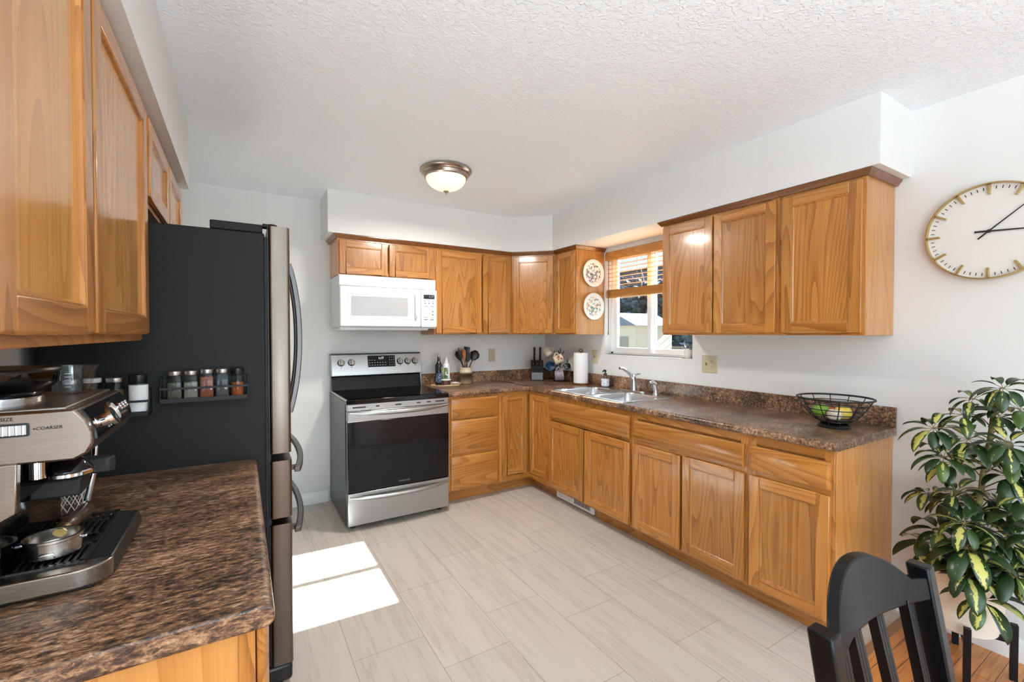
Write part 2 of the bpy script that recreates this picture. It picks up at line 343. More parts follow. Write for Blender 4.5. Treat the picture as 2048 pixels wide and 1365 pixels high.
def frame_M(o, u, v):
    u = Vector(u).normalized(); v = Vector(v); n = u.cross(v).normalized(); v = n.cross(u)
    M = Matrix((u, v, n)).transposed().to_4x4(); M.translation = Vector(o); return M

# ------------------------------------------------------------------ the room
H = 2.461; ZS = 2.142; XL = -3.375; YR = -7.4
def plane_box(name, m, *b):
    mb = MB(); mb.box(*b); return struct(mb.build(name, m, smooth=0))
plane_box('floor', TILE, XL-.1, 0.1, -3.07, 0.1, -.05, 0)
plane_box('trim_1', mat('brown_threshold', (150, 110, 76), .4), -3.375, 0, -3.10, -3.065, -.02, .006)
o = plane_box('floor_dining', HARDWOOD, XL-.1, 0.1, YR-.1, -3.07, -.05, 0)
plane_box('ceiling', CEIL, XL-.1, .15, YR-.1, .1, H, H+.1)
plane_box('wall_back', WALL, XL-.1, .15, 0, .12, 0, H)
def wall_with_hole(name, axis, p0, p1, a0, a1, z0, z1, ha0, ha1, hz0, hz1):
    mb = MB()
    def b(a, c, e, f):
        mb.box(p0, p1, a, c, e, f) if axis == 'x' else mb.box(a, c, p0, p1, e, f)
    b(a0, ha0, z0, z1); b(ha1, a1, z0, z1); b(ha0, ha1, z0, hz0); b(ha0, ha1, hz1, z1)
    return struct(mb.build(name, WALL, smooth=0))
wall_with_hole('wall_right', 'x', 0, .15, YR-.1, 0, 0, H, -1.835, -.925, 1.2, 2.105)
wall_with_hole('wall_left', 'x', XL-.12, XL, YR-.1, 0, 0, H, -6.6, -4.8, .12, 2.1)
wall_with_hole('wall_rear', 'y', YR-.1, YR, XL, 0, 0, H, -3.1, -.1, .35, 2.35)
# soffits (boxed bulkheads above the cabinets)
mb = MB(); DS = .355
mb.prism([(-2.235, 0), (-2.235, -DS), (-.640, -DS), (-DS, -.613), (-DS, -3.061), (0, -3.061), (0, 0)], 'z', ZS, H)
struct(mb.build('wall_soffit_right', WALL, smooth=0))
mb = MB(); mb.box(XL, -3.022, YR+1.6, -1.010, ZS, H); struct(mb.build('wall_soffit_left', WALL, smooth=0))
# baseboards
def baseboard(name, axis, p, a, b, s):
    prof = [(0, 0), (.014, 0), (.014, .075), (.009, .088), (.004, .095), (0, .095)]
    mb = MB(); mb.prism([(p + s*u, v) for u, v in prof], axis, a, b); return struct(mb.build(name, TRIM, smooth=30))
baseboard('baseboard_back', 'x', 0, -2.60, -2.19, -1)
baseboard('baseboard_back_left', 'x', 0, XL, -2.60, -1)
baseboard('baseboard_right', 'y', 0, YR, -3.03, -1)
baseboard('baseboard_left', 'y', XL, -4.75, -3.2, 1)
# ------------------------------------------------------------------ the window over the sink
win = bpy.data.objects.new('window_1', None); COL.objects.link(win); win.location = (.08, -1.38, 1.2); WO['window_1'] = Vector(win.location); struct(win)
wy0, wy1, wz0, wz1 = -1.835, -.925, 1.2, 2.105
mb = MB(); x0, x1 = .075, .15; fw = .03
mb.box(x0, x1, wy1-fw, wy1, wz0, wz1); mb.box(x0, x1, wy0, wy0+fw, wz0, wz1); mb.box(x0, x1, wy0, wy1, wz0, wz0+.022); mb.box(x0, x1, wy0, wy1, wz1-fw, wz1)
mb.build('window_frame', VINYL, win, bevel=.003)
def sash(ya, yb, xa, xb, st):
    mb = MB(); za, zb = wz0+.022, wz1-fw
    mb.box(xa, xb, ya, ya+st, za, zb); mb.box(xa, xb, yb-st, yb, za, zb); mb.box(xa, xb, ya+st, yb-st, za, za+st); mb.box(xa, xb, ya+st, yb-st, zb-st, zb)
    s = mb.build('sash', VINYL, win, bevel=.003)
    mb = MB(); xm = (xa+xb)/2; mb.box(xm-.002, xm+.002, ya+st-.004, yb-st+.004, za+st-.004, zb-st+.004); mb.build('pane', WINGLASS, s, smooth=0)
    return s
s1 = sash(-1.377, -.955, .082, .108, .038); s2 = sash(-1.805, -1.36, .115, .14, .034)
mb = MB(); mb.box(.074, .082, -1.372, -1.345, 1.60, 1.68); mb.build('sash_lock', VINYL, s1, bevel=.003)
mb = MB(); mb.box(-.004, .08, wy0, wy1, 1.192, 1.2); struct(mb.build('trim_2', TRIM, smooth=0))
# the rear window and patio door behind the camera
def plainwindow(name, axis, p, a0, a1, z0, z1, nb):
    mb = MB(); f = .06
    def b(a, c, e, g, t=.05):
        mb.box(p-t/2, p+t/2, a, c, e, g) if axis == 'x' else mb.box(a, c, p-t/2, p+t/2, e, g)
    b(a0, a1, z0, z0+f); b(a0, a1, z1-f, z1)
    for i in range(nb+1):
        a = a0 + (a1-a0)*i/nb; b(max(a0, a-f/2), min(a1, a+f/2), z0, z1)
    return struct(mb.build(name, VINYL, smooth=0))
plainwindow('window_2', 'y', YR-.05, -3.1, -.1, .35, 2.35, 3); plainwindow('door_1', 'x', XL-.06, -6.6, -4.8, .12, 2.1, 2)
# ------------------------------------------------------------------ cabinets
def rails_mat(F): return OAKX if abs(F.u.x) > .9 else OAKY
def add_door(parent, F, u0, u1, z0, z1, d0=.0, st=.052, t=.02, panelmat=None, lab=None):
    """framed cabinet door: stiles run full height, rails between, recessed veneer panel with a bead"""
    mb = MB(); a, b = min(u0, u1), max(u0, u1)
    mb.mi = 0; mb.fbox(F, a, a+st, d0, d0+t, z0, z1); mb.fbox(F, b-st, b, d0, d0+t, z0, z1)
    mb.mi = 1; mb.fbox(F, a+st, b-st, d0, d0+t, z0, z0+st); mb.fbox(F, a+st, b-st, d0, d0+t, z1-st, z1)
    o = mb.build('door', [OAKZ, rails_mat(F)], parent, bevel=.0035, seg=2)
    mb = MB(); w = .007; p = d0+.009; q = d0+.0165
    ia, ib, ja, jb = a+st, b-st, z0+st, z1-st
    # bead: a sloped moulding round the inside of the frame
    mb.mi = 1
    def ring(i, d): return [F(ia+i, d, ja+i), F(ib-i, d, ja+i), F(ib-i, d, jb-i), F(ia+i, d, jb-i)]
    mb.loft([ring(0, d0+.002), ring(0, q), ring(.003, q), ring(w, p+.001), ring(w+.001, p), ring(w+.001, d0+.002)], cap=False)
    mb.mi = 0; mb.fbox(F, ia, ib, d0+.003, p, ja, jb)
    mb.build('door_panel', [panelmat or OAKP, OAKZ], o, smooth=30)
    if lab: o['label'] = lab
    return o
def add_drawer(parent, F, u0, u1, z0, z1, d0=.0, t=.02, name='drawer'):
    mb = MB(); a, b = min(u0, u1), max(u0, u1)
    mb.fbox(F, a, b, d0, d0+t-.006, z0, z1)
    e = .011
    lo = [F(a, d0+t-.006, z0), F(b, d0+t-.006, z0), F(b, d0+t-.006, z1), F(a, d0+t-.006, z1)]
    hi = [F(a+e, d0+t, z0+e), F(b-e, d0+t, z0+e), F(b-e, d0+t, z1-e), F(a+e, d0+t, z1-e)]
    mb.loft([lo, hi])
    return mb.build(name, rails_mat(F), parent, bevel=.002)
def carcass(parent, F, u0, u1, z0, z1, depth, toe=0, toe_d=.09, endmat=None, fr=.04, gapz=(), hollow=False):
    """box with a face frame; d runs from -depth (wall) to 0 (frame face)"""
    a, b = min(u0, u1), max(u0, u1)
    mb = MB()
    if hollow:
        mb.fbox(F, a, a+.018, -depth+.002, -.019, z0, z1); mb.fbox(F, b-.018, b, -depth+.002, -.019, z0, z1); mb.fbox(F, a+.018, b-.018, -depth+.002, -.019, z0, z0+.018); mb.fbox(F, a+.018, b-.018, -depth+.002, -depth+.012, z0+.018, z1)
    else: mb.fbox(F, a, b, -depth+.002, -.019, z0, z1)
    mb.build('carcass', endmat or OAKE, parent, bevel=.001)
    mb = MB(); mb.mi = 0; mb.fbox(F, a, a+fr, -.019, 0, z0, z1); mb.fbox(F, b-fr, b, -.019, 0, z0, z1)
    mb.mi = 1; mb.fbox(F, a+fr, b-fr, -.019, 0, z0, z0+fr); mb.fbox(F, a+fr, b-fr, -.019, 0, z1-fr, z1)
    for g in gapz: mb.fbox(F, a+fr, b-fr, -.019, 0, g-.018, g+.018)
    mb.build('face_frame', [OAKZ, rails_mat(F)], parent, bevel=.0012)
    if toe:
        mb = MB(); mb.fbox(F, a, b, -depth+.002, -toe_d, 0, z0); mb.build('toe_kick', rails_mat(F), parent, bevel=.001)
def crown(parent, F, u0, u1, z, ends=(0, 0), depth=.33):
    """small crown strip along the top front (and round an exposed end)"""
    prof = [(0, 0), (.012, 0), (.02, .012), (.03, .024), (.03, .028), (0, .028)]
    mb = MB(); a, b = min(u0, u1), max(u0, u1)
    def lp(u, s): return [F(u + s*(d if d > 0 else 0), d - .0, z+h) for d, h in prof]
    mb.loft([lp(a, -ends[0]), lp(b, ends[1])])
    for k, (u, s) in enumerate(((a, -1), (b, 1))):
        if ends[k]:
            mb.loft([[F(u + s*d, -depth+.003, z+h) for d, h in prof], [F(u + s*d, d, z+h) for d, h in prof]])
    mb.build('crown_molding', OAKD, parent, smooth=25)
ZU, ZK = 1.374, 2.112
DB = .61; DU = .32
# faces
FR = Face((-DB, 0, 0), (0, -1, 0), (-1, 0, 0))          # right run, u = -y
FB = Face((0, -DB, 0), (-1, 0, 0), (0, -1, 0))          # back run, u = -x
UR = Face((-DU, 0, 0), (0, -1, 0), (-1, 0, 0)); UB = Face((0, -DU, 0), (-1, 0, 0), (0, -1, 0))
ZB = .873; ZT = .105
g = 'oak base cabinets under the brown worktop'
# drawer base
c = thing('base_cabinet', 'oak base cabinet with three stacked drawers right beside the stove', 'cabinet', (-1.14, -.3, 0), g)
carcass(c, FB, .916, 1.384, ZT, ZB, DB, 1, gapz=(.687, .40))
add_drawer(c, FB, .934, 1.364, .693, .856); add_drawer(c, FB, .934, 1.364, .410, .681); add_drawer(c, FB, .934, 1.364, .118, .388)
# corner base (L-shaped, bi-fold doors)
c = thing('corner_base_cabinet', 'oak corner base cabinet with two narrow doors meeting in the inside corner', 'cabinet', (-.4, -.4, 0), g)
mb = MB(); mb.prism([(-.002, -.002), (-.914, -.002), (-.914, -DB+.02), (-DB+.02, -DB+.02), (-DB+.02, -.914), (-.002, -.914)], 'z', ZT, ZB); mb.build('carcass', OAKE, c)
mb = MB(); mb.mi = 0; mb.box(-.914, -.885, -DB, -DB+.02, ZT, ZB); mb.box(-DB, -DB+.02, -.914, -.885, ZT, ZB)
mb.mi = 1; mb.box(-.885, -DB, -DB, -DB+.02, ZT, .150); mb.box(-.885, -DB, -DB, -DB+.02, .845, ZB)
mb.mi = 2; mb.box(-DB, -DB+.02, -.885, -DB+.02, ZT, .150); mb.box(-DB, -DB+.02, -.885, -DB+.02, .845, ZB); mb.build('face_frame', [OAKZ, OAKX, OAKY], c, bevel=.001)
mb = MB(); mb.prism([(-.002, -.002), (-.914, -.002), (-.914, -.52), (-.52, -.52), (-.52, -.914), (-.002, -.914)], 'z', 0, ZT); mb.build('toe_kick', OAKX, c)
add_door(c, FB, .632, .884, .152, .85, -.012, .045, .02); add_door(c, FR, .632, .905, .152, .85, -.012, .045, .02)
# sink base, double, single
c = thing('base_cabinet', 'oak sink base cabinet with a wide false front, nearest the inside corner', 'cabinet', (-.3, -1.38, 0), g)
carcass(c, FR, .916, 1.846, ZT, ZB, DB, 1, gapz=(.687,), hollow=True)
add_drawer(c, FR, .938, 1.828, .693, .838, name='false_front'); add_door(c, FR, .925, 1.368, .122, .665); add_door(c, FR, 1.382, 1.828, .122, .665)
c = thing('base_cabinet', 'oak base cabinet with one wide drawer over two doors, middle of the right run', 'cabinet', (-.3, -2.23, 0), g)
carcass(c, FR, 1.847, 2.622, ZT, ZB, DB, 1, gapz=(.687,))
add_drawer(c, FR, 1.858, 2.606, .702, .822); add_door(c, FR, 1.858, 2.222, .122, .670); add_door(c, FR, 2.240, 2.610, .122, .676)
c = thing('base_cabinet', 'oak base cabinet with one short drawer and one door at the open end', 'cabinet', (-.3, -2.81, 0), g)
carcass(c, FR, 2.623, 3.005, ZT, ZB, DB, 1, gapz=(.687,))
add_drawer(c, FR, 2.638, 2.994, .702, .824); add_door(c, FR, 2.638, 2.994, .122, .676)
# toe-kick heater vent
v = thing('vent_grille', 'white floor register set in the toe kick below the sink cabinet', 'vent', (-.53, -1.15, .02))
mb = MB(); mb.box(-.537, -.522, -1.385, -.925, .012, .100); mb.build('vent_frame', VINYL, v, bevel=.003)
mb = MB(); mb.box(-.539, -.5365, -1.345, -1.155, .032, .082); mb.build('vent_opening', BLACKM, v)
mb = MB()
for i in range(12): y = -1.34 + i*.0165; mb.box(-.5405, -.5385, y, y+.004, .034, .080)
mb.build('louvre', VINYL, v)
mb = MB()
for i in range(12): y = -1.13 + i*.0155; mb.box(-.5385, -.5365, y, y+.005, .034, .080)
mb.build('closed_louvre', WHITEG, v)

# worktop with backsplash (L-shaped, one piece with the sink cut-out)
ct = thing('worktop', 'brown granite-look L-shaped worktop with backsplash, sink set in it', 'worktop', (-.3, -1.5, ZB))
def prof(dc=.6405, z0=.875, z1=.914):
    r = .016; P = [(-.002, z0), (-dc+r, z0)]
    for i in range(1, 6): a = math.radians(-90 - 90*i/5*.98); P.append((-dc+r+r*math.cos(a), z0+r+r*math.sin(a)))
    for i in range(0, 6): a = math.radians(180 - 90*i/5); P.append((-dc+r+r*math.cos(a), z1-r+r*math.sin(a)))
    return P + [(-.002, z1)]
PF = prof(); mb = MB()
hy0, hy1, hx0, hx1 = -1.74, -.965, -.585, -.075
mb.prism(PF, 'y', -3.019, hy0); mb.prism(PF, 'y', hy1, -.002)
mb.prism([(hx0, .875)] + [p for p in PF if p[0] <= hx0] + [(hx0, .914)], 'y', hy0, hy1)
mb.box(hx1, -.002, hy0, hy1, .875, .914)
mb.loft([[(x, p[0], p[1]) for p in PF] for x in (-1.388, -.60)])
mb.build('counter_slab', LAMR, ct, smooth=30, weld=False)
mb = MB()
def bs(axis, a, b):
    P = [(-.002, .914), (-.021, .914), (-.021, 1.007), (-.016, 1.013), (-.002, 1.013)]
    mb.prism(P, 'y', a, b) if axis == 'y' else mb.loft([[(x, p[0], p[1]) for p in P] for x in (a, b)])
bs('y', -3.019, -.002); bs('x', -1.388, -.002); mb.build('backsplash', LAMR, ct, smooth=30, weld=False)

# ------------------------------------------------------------------ sink
sk = thing('kitchen_sink', 'stainless double bowl drop-in sink under the window', 'sink', (-.33, -1.35, .914))
outer = rrect(-.602, -.06, -1.76, -.945, .03, 5); b1 = rrect(-.567, -.175, -1.343, -.985, .06, 6); b2 = rrect(-.567, -.175, -1.725, -1.383, .06, 6)
mb = MB()
fill_holes(mb, [[(x, y, .9185) for x, y in lp] for lp in (outer, b1, b2)])
o2 = rrect(-.605, -.057, -1.763, -.942, .033, 5)
mb.loft([[(x, y, .9185) for x, y in outer], [(x, y, .9148) for x, y in o2]], cap=False); mb.build('sink_rim', SINKSTEEL, sk, smooth=50)
for b in ((-.567, -.175, -1.343, -.985), (-.567, -.175, -1.725, -1.383)):
    mb = MB(); L = []
    for ins, z, r in ((0, .9185, .06), (.004, .912, .058), (.008, .80, .055), (.016, .765, .06), (.04, .748, .07), (.10, .744, .07)):
        L.append([(x, y, z) for x, y in rrect(b[0]+ins, b[1]-ins, b[2]+ins, b[3]-ins, r, 6)])
    mb.loft(L[::-1], cap=False); cx, cy = (b[0]+b[1])/2, (b[2]+b[3])/2
    mb._f([mb.bm.verts.new(p) for p in L[-1]])
    bo = mb.build('bowl', SINKSTEEL, sk, smooth=60)
    mb = MB(); mb.lathe([(.045, .7445), (.045, .7475), (.036, .7475), (.03, .7455), (.0, .7455)], (cx, cy, 0), 24); mb.build('drain', DULLMETAL, bo)
fc = thing('faucet', 'chrome single lever faucet behind the divider of the double sink', 'faucet', (-.11, -1.365, .9185))
mb = MB(); mb.prism(rrect(-.135, -.085, -1.49, -1.24, .025, 6), 'z', .9188, .929); mb.build('base_plate', CHROME, fc, bevel=.003)
mb = MB(); mb.lathe([(.028, .929), (.026, .95), (.022, .99), (.021, 1.03), (.024, 1.045), (.02, 1.06), (.0, 1.064)], (-.11, -1.372, 0), 24); mb.build('body', CHROME, fc, smooth=60)
mb = MB(); mb.tube([(-.11, -1.372, 1.015), (-.135, -1.366, 1.055), (-.17, -1.358, 1.085), (-.205, -1.35, 1.105), (-.235, -1.345, 1.108)], [.016, .0145, .013, .012, .011], 12); mb.build('spout', CHROME, fc, smooth=60)
mb = MB(); mb.tube([(-.11, -1.372, 1.05), (-.095, -1.41, 1.062), (-.09, -1.43, 1.064)], [.009, .007, .006], 8); mb.build('lever', CHROME, fc, smooth=60)
sp = thing('side_sprayer', 'small chrome side sprayer standing on the sink deck, right of the faucet', 'sprayer', (-.115, -1.60, .9185))
mb = MB(); mb.lathe([(.022, .9188), (.022, .926), (.016, .934), (.015, .95)], (-.115, -1.60, 0), 20); mb.build('sprayer_base', CHROME, sp)
mb = MB(); mb.tube([(-.115, -1.60, .95), (-.116, -1.60, .975), (-.12, -1.598, 1.0), (-.135, -1.592, 1.012), (-.152, -1.586, 1.008)], [.012, .014, .016, .017, .015], 12); mb.build('spray_head', CHROME, sp, smooth=60)

# ------------------------------------------------------------------ wall cabinets, right and back
g = 'oak wall cabinets'
c = thing('wall_cabinet', 'oak wall cabinet with one door at the open end of the right wall run', 'cabinet', (-.16, -2.80, ZU), g)
carcass(c, UR, 2.612, 3.0, ZU, ZK+.003, DU); add_door(c, UR, 2.630, 2.990, ZU+.012, 2.098); crown(c, UR, 2.612, 3.0, ZK, (0, 1), DU)
c = thing('wall_cabinet', 'oak wall cabinet with two doors just right of the window', 'cabinet', (-.16, -2.22, ZU), g)
carcass(c, UR, 1.841, 2.611, ZU, ZK+.003, DU); add_door(c, UR, 1.850, 2.222, ZU+.012, 2.098); add_door(c, UR, 2.232, 2.598, ZU+.012, 2.098); crown(c, UR, 1.841, 2.611, ZK, (1, 0), DU)
c = thing('wall_cabinet', 'narrow oak wall cabinet with plates on its side, left of the window', 'cabinet', (-.16, -.76, ZU), g)
carcass(c, UR, .612, .913, ZU, ZK+.003, DU); add_door(c, UR, .632, .905, ZU+.012, 2.098, st=.045); crown(c, UR, .612, .913, ZK, (0, 1), DU)
c = thing('corner_wall_cabinet', 'oak diagonal corner wall cabinet with a single door', 'cabinet', (-.25, -.25, ZU), g)
mb = MB(); s2 = .014
mb.prism([(-.002, -.002), (-.611, -.002), (-.611, -DU+s2), (-.611+.01, -DU+s2), (-DU+s2, -.611+.01), (-DU+s2, -.611), (-.002, -.611)], 'z', ZU, ZK); mb.build('carcass', OAKE, c)
FD = Face((-.611, -DU, 0), (1, -1, 0), (-1, -1, 0)); LD = .291*math.sqrt(2)
mb = MB(); mb.mi = 0; mb.fbox(FD, 0, .03, -.019, 0, ZU, ZK); mb.fbox(FD, LD-.03, LD, -.019, 0, ZU, ZK); mb.mi = 1; mb.fbox(FD, .03, LD-.03, -.019, 0, ZU, ZU+.03); mb.fbox(FD, .03, LD-.03, -.019, 0, ZK-.03, ZK); mb.build('face_frame', [OAKZ, OAKX], c, bevel=.001)
add_door(c, FD, .018, LD-.018, ZU+.012, 2.098); crown(c, FD, -.006, LD+.006, ZK)
c = thing('wall_cabinet', 'oak wall cabinet with one wide and one narrow door, right of the microwave', 'cabinet', (-1.0, -.16, ZU), g)
carcass(c, UB, .612, 1.389, ZU, ZK+.003, DU); add_door(c, UB, .940, 1.372, ZU+.012, 2.098); add_door(c, UB, .640, .922, ZU+.012, 2.098, st=.048); crown(c, UB, .612, 1.389, ZK, (0, 0), DU)
c = thing('wall_cabinet', 'short oak wall cabinet with two low doors directly above the microwave', 'cabinet', (-1.78, -.16, 1.84), g)
carcass(c, UB, 1.390, 2.165, 1.832, ZK+.003, DU); add_door(c, UB, 1.402, 1.772, 1.842, 2.098, st=.048); add_door(c, UB, 1.784, 2.152, 1.842, 2.098, st=.048); crown(c, UB, 1.390, 2.165, ZK, (0, 1), DU)
# ------------------------------------------------------------------ left run
UL = Face((-3.063, 0, 0), (0, -1, 0), (1, 0, 0))
c = thing('wall_cabinet', 'tall oak wall cabinet with two glossy doors above the espresso machine', 'cabinet', (-3.2, -2.6, ZU), g)
carcass(c, UL, 2.10, 3.16, 1.362, 2.139, .31); add_door(c, UL, 2.722, 3.142, 1.382, 2.088, panelmat=OAKL, t=.019); add_door(c, UL, 2.104, 2.700, 1.382, 2.088, panelmat=OAKL, t=.019)
c = thing('wall_cabinet', 'short oak wall cabinet with two doors high above the refrigerator', 'cabinet', (-3.2, -1.55, 1.82), g)
carcass(c, UL, 1.10, 2.098, 1.815, 2.139, .31); add_door(c, UL, 1.592, 2.05, 1.832, 2.088, panelmat=OAKL, t=.019); add_door(c, UL, 1.13, 1.566, 1.832, 2.088, panelmat=OAKL, t=.019)
c = thing('base_cabinet', 'oak base cabinet under the left worktop, its end panel facing the camera', 'cabinet', (-3.05, -2.5, 0), 'oak base cabinets under the brown worktop')
FL = Face((-2.778, 0, 0), (0, -1, 0), (1, 0, 0))
carcass(c, FL, 2.0, 3.028, ZT, ZB, .595, 1)
mb = MB(); mb.box(-2.803, -2.7785, -3.034, -3.0285, ZT, ZB); mb.build('end_stile', OAKZ, c, bevel=.001)
add_drawer(c, FL, 2.03, 3.012, .70, .855, .002); add_door(c, FL, 2.03, 2.515, .122, .68, .002); add_door(c, FL, 2.528, 3.012, .122, .68, .002)
ct = thing('worktop', 'brown streaked laminate worktop on the left carrying the espresso machine', 'worktop', (-3.06, -2.5, ZB))
mb = MB(); P = [(-3.3735 - p[0], p[1]) for p in prof(.625)]
mb.prism(P, 'y', -3.053, -1.993); mb.build('counter_slab', LAML, ct, smooth=30, bevel=.004)
# ------------------------------------------------------------------ electric range
r = thing('electric_range', 'stainless and black glass-top electric range against the back wall', 'stove', (-1.80, -.38, 0))
x0, x1 = -2.178, -1.420
mb = MB(); mb.box(x0, x1, -.66, -.025, .035, .905); mb.build('body', RANGESIDE, r, bevel=.004)
mb = MB(); mb.box(x0-.001, x1+.001, -.70, -.085, .905, .921); mb.box(x0-.001, x1+.001, -.712, -.66, .888, .921); mb.build('glass_cooktop', BLACKG, r, bevel=.004)
mb = MB(); mb.box(x0-.0025, x0+.006, -.70, -.09, .912, .9225); mb.build('cooktop_trim', STEELY, r)
mb = MB(); mb.box(x0+.004, x1-.004, -.708, -.655, .842, .888); mb.build('vent_trim', STEEL, r, bevel=.003)
for a, b in ((.05, .15), (.22, .25), (.30, .345), (.36, .41), (.47, .50), (.53, .56), (.62, .65), (.69, .725)):
    pass
mb = MB()
for a, b in ((.04, .13), (.20, .225), (.34, .385), (.50, .53), (.58, .61), (.65, .72)): mb.box(x0+a, x0+b, -.7095, -.70, .861, .870)
mb.build('vent_slot', BLACKM, r)
d = None
mb = MB(); mb.box(x0+.004, x1-.004, -.716, -.665, .765, .840); d = mb.build('oven_door', STEEL, r, bevel=.004)
mb = MB(); mb.box(x0+.004, x1-.004, -.717, -.665, .275, .765); mb.build('door_glass', BLACKG, d, bevel=.003)
text_mesh('lettering', 'FRIGIDAIRE', .016, frame_M((-1.775, -.7175, .303), (1, 0, 0), (0, 0, 1)), DULLMETAL, d, .0003)
def barhandle(par, z, y0, bow, xa, xb, rad):
    mb = MB(); P = []
    for i in range(17):
        t = i/16; u = 2*t-1; P.append((xa + (xb-xa)*t, y0 - bow*(1-abs(u)**2.6), z - .012*(1-abs(u)**2.0)))
    mb.tube(P, [rad*(.55 + .45*(1-abs(2*i/16-1)**4)) for i in range(17)], 10); return mb.build('handle', STEEL, par, smooth=60)
barhandle(d, .836, -.715, .048, x0+.02, x1-.012, .017)
mb = MB(); mb.box(x0+.004, x1-.004, -.716, -.665, .040, .268); dw = mb.build('storage_drawer', STEEL, r, bevel=.004)
barhandle(dw, .238, -.715, .042, x0+.02, x1-.012, .015)
mb = MB(); mb.prism([(-.085, .921), (-.105, .921), (-.075, 1.036), (-.028, 1.036), (-.028, .921)], 'x', x0+.006, x1-.006); mb.build('riser', BLACKG, r)
mb = MB(); mb.prism([(-.112, 1.036), (-.112, 1.068), (-.072, 1.208), (-.028, 1.212), (-.028, 1.036)], 'x', x0+.002, x1-.002); bg_ = mb.build('backguard', STEEL, r, bevel=.003)
mb = MB(); mb.box(x0+.002, x1-.002, -.076, -.026, 1.211, 1.217); mb.build('top_cap', BLACK, bg_)
def bgp(x, z, off=0):   # point on the sloping control panel
    y = -.112 + (z-1.068)/.14*.04; n = Vector((0, -.14, .04)).normalized(); n = Vector((0, -.9615, .2747)); return Vector((x, y, z)) + n*off
U_, V_ = (1, 0, 0), (0, .04, .14)
mb = MB(); F4 = [(-1.886, 1.195), (-1.655, 1.195), (-1.655, 1.100), (-1.886, 1.100)]
mb.loft([[bgp(x, z, .0005) for x, z in F4], [bgp(x, z, .003) for x, z in F4]]); dp = mb.build('display_panel', BLACKG, bg_)
text_mesh('clock_digits', '1:17', .026, frame_M(bgp(-1.775, 1.172, .0032), U_, V_), LCD, dp, .0002)
mb = MB()
for i in range(7):
    for j in range(3):
        if i > 2 and j == 2: continue
        x, z = -1.872 + i*.022, 1.116 + j*.020; P = [(x-.005, z-.002), (x+.005, z-.002), (x+.005, z+.002), (x-.005, z+.002)]
        mb.loft([[bgp(a, b, .003) for a, b in P], [bgp(a, b, .0033) for a, b in P]])
mb.build('function_keys', LCDG, dp, smooth=0); mb = MB()
for i in range(3):
    for j in range(4):
        x, z = -1.703 + i*.018, 1.114 + j*.021; P = [(x-.002, z-.0035), (x+.002, z-.0035), (x+.002, z+.0035), (x-.002, z+.0035)]
        mb.loft([[bgp(a, b, .003) for a, b in P], [bgp(a, b, .0033) for a, b in P]])
mb.build('number_keys', LCDG, dp, smooth=0)
Mz = Vector((0, -.9615, .2747)).to_track_quat('Z', 'Y').to_matrix()
for kx, kz in ((-2.100, 1.142), (-2.018, 1.142), (-1.612, 1.142), (-1.545, 1.142), (-1.480, 1.142)):
    mb = MB(); mb.lathe([(.029, .001), (.029, .008), (.025, .012), (.024, .02), (.0, .021)], bgp(kx, kz), 24, Mz)
    k = mb.build('control_knob', DULLMETAL, bg_, smooth=45)
    mb = MB(); c0 = bgp(kx, kz, .02)
    mb.loft([[c0 + Mz @ Vector((a, b, z)) for a, b in ((-.007, -.024), (.007, -.024), (.007, .024), (-.007, .024))] for z in (-.004, .013)]); mb.build('grip', STEEL, k, bevel=.002)
    mb = MB(); c1 = bgp(kx, kz-.038, .0); mb.lathe([(.0035, .0), (.0035, .0007)], c1, 10, Mz); mb.build('burner_mark', INKB, bg_)
for fx in (x0+.05, x1-.05):
    for fy in (-.63, -.08):
        mb = MB(); mb.lathe([(.018, 0), (.018, .02), (.012, .036)], (fx, fy, 0), 12); mb.build('foot', BLACK, r)
# ------------------------------------------------------------------ microwave
m = thing('microwave', 'white over-the-range microwave fixed above the stove', 'microwave', (-1.79, -.2, 1.42))
x0, x1 = -2.165, -1.396
mb = MB(); mb.box(x0, x1, -.365, -.025, 1.432, 1.829); mb.build('case', WHITE, m, bevel=.004)
mb = MB(); mb.box(x0, x1, -.385, -.36, 1.746, 1.829); mb.build('vent_cover', WHITE, m, bevel=.006)
mb = MB(); mb.box(x0+.01, x1-.06, -.37, -.06, 1.408, 1.432); mb.build('bottom_pan', WHITE, m, bevel=.008)
mb = MB(); mb.box(x0, x1, -.386, -.36, 1.424, 1.4325); mb.build('bottom_gap', WHITEG, m)
xd = -1.532
mb = MB(); mb.box(x0, xd-.002, -.412, -.362, 1.434, 1.742); d = mb.build('door', WHITE, m, bevel=.012, seg=3)
mb = MB(); mb.loft([[(a, y, z) for a, z in rrect(-2.108, -1.600, 1.495, 1.708, .012)] for y in (-.405, -.414)]); mb.build('window_surround', WHITE, d, bevel=.002)
mb = MB(); mb.box(-2.082, -1.648, -.416, -.408, 1.520, 1.668); mb.build('door_window', GREYWIN, d, bevel=.0)
mb = MB(); mb.loft([[(-2.092+i, y, 1.511+i), (-1.638-i, y, 1.511+i), (-1.638-i, y, 1.690-i), (-2.092+i, y, 1.690-i)] for i, y in ((0, -.412), (0, -.4165), (.008, -.4165), (.010, -.412))], cap=False); mb.build('window_bezel', WHITEG, d)
mb = MB(); mb.tube([(-1.582, -.410, 1.50), (-1.582, -.432, 1.515), (-1.582, -.436, 1.60), (-1.582, -.432, 1.69), (-1.582, -.410, 1.705)], .0095, 10); mb.build('handle', WHITE, d, smooth=60)
mb = MB(); mb.box(xd, x1, -.410, -.362, 1.434, 1.742); p = mb.build('control_panel', WHITE, m, bevel=.006)
mb = MB(); mb.box(-1.512, -1.418, -.4125, -.405, 1.668, 1.702); ds = mb.build('display', DISP, p)
text_mesh('digits', '1:17', .024, frame_M((-1.448, -.413, 1.685), (1, 0, 0), (0, 0, 1)), LCDG, ds, .0003)
mb = MB()
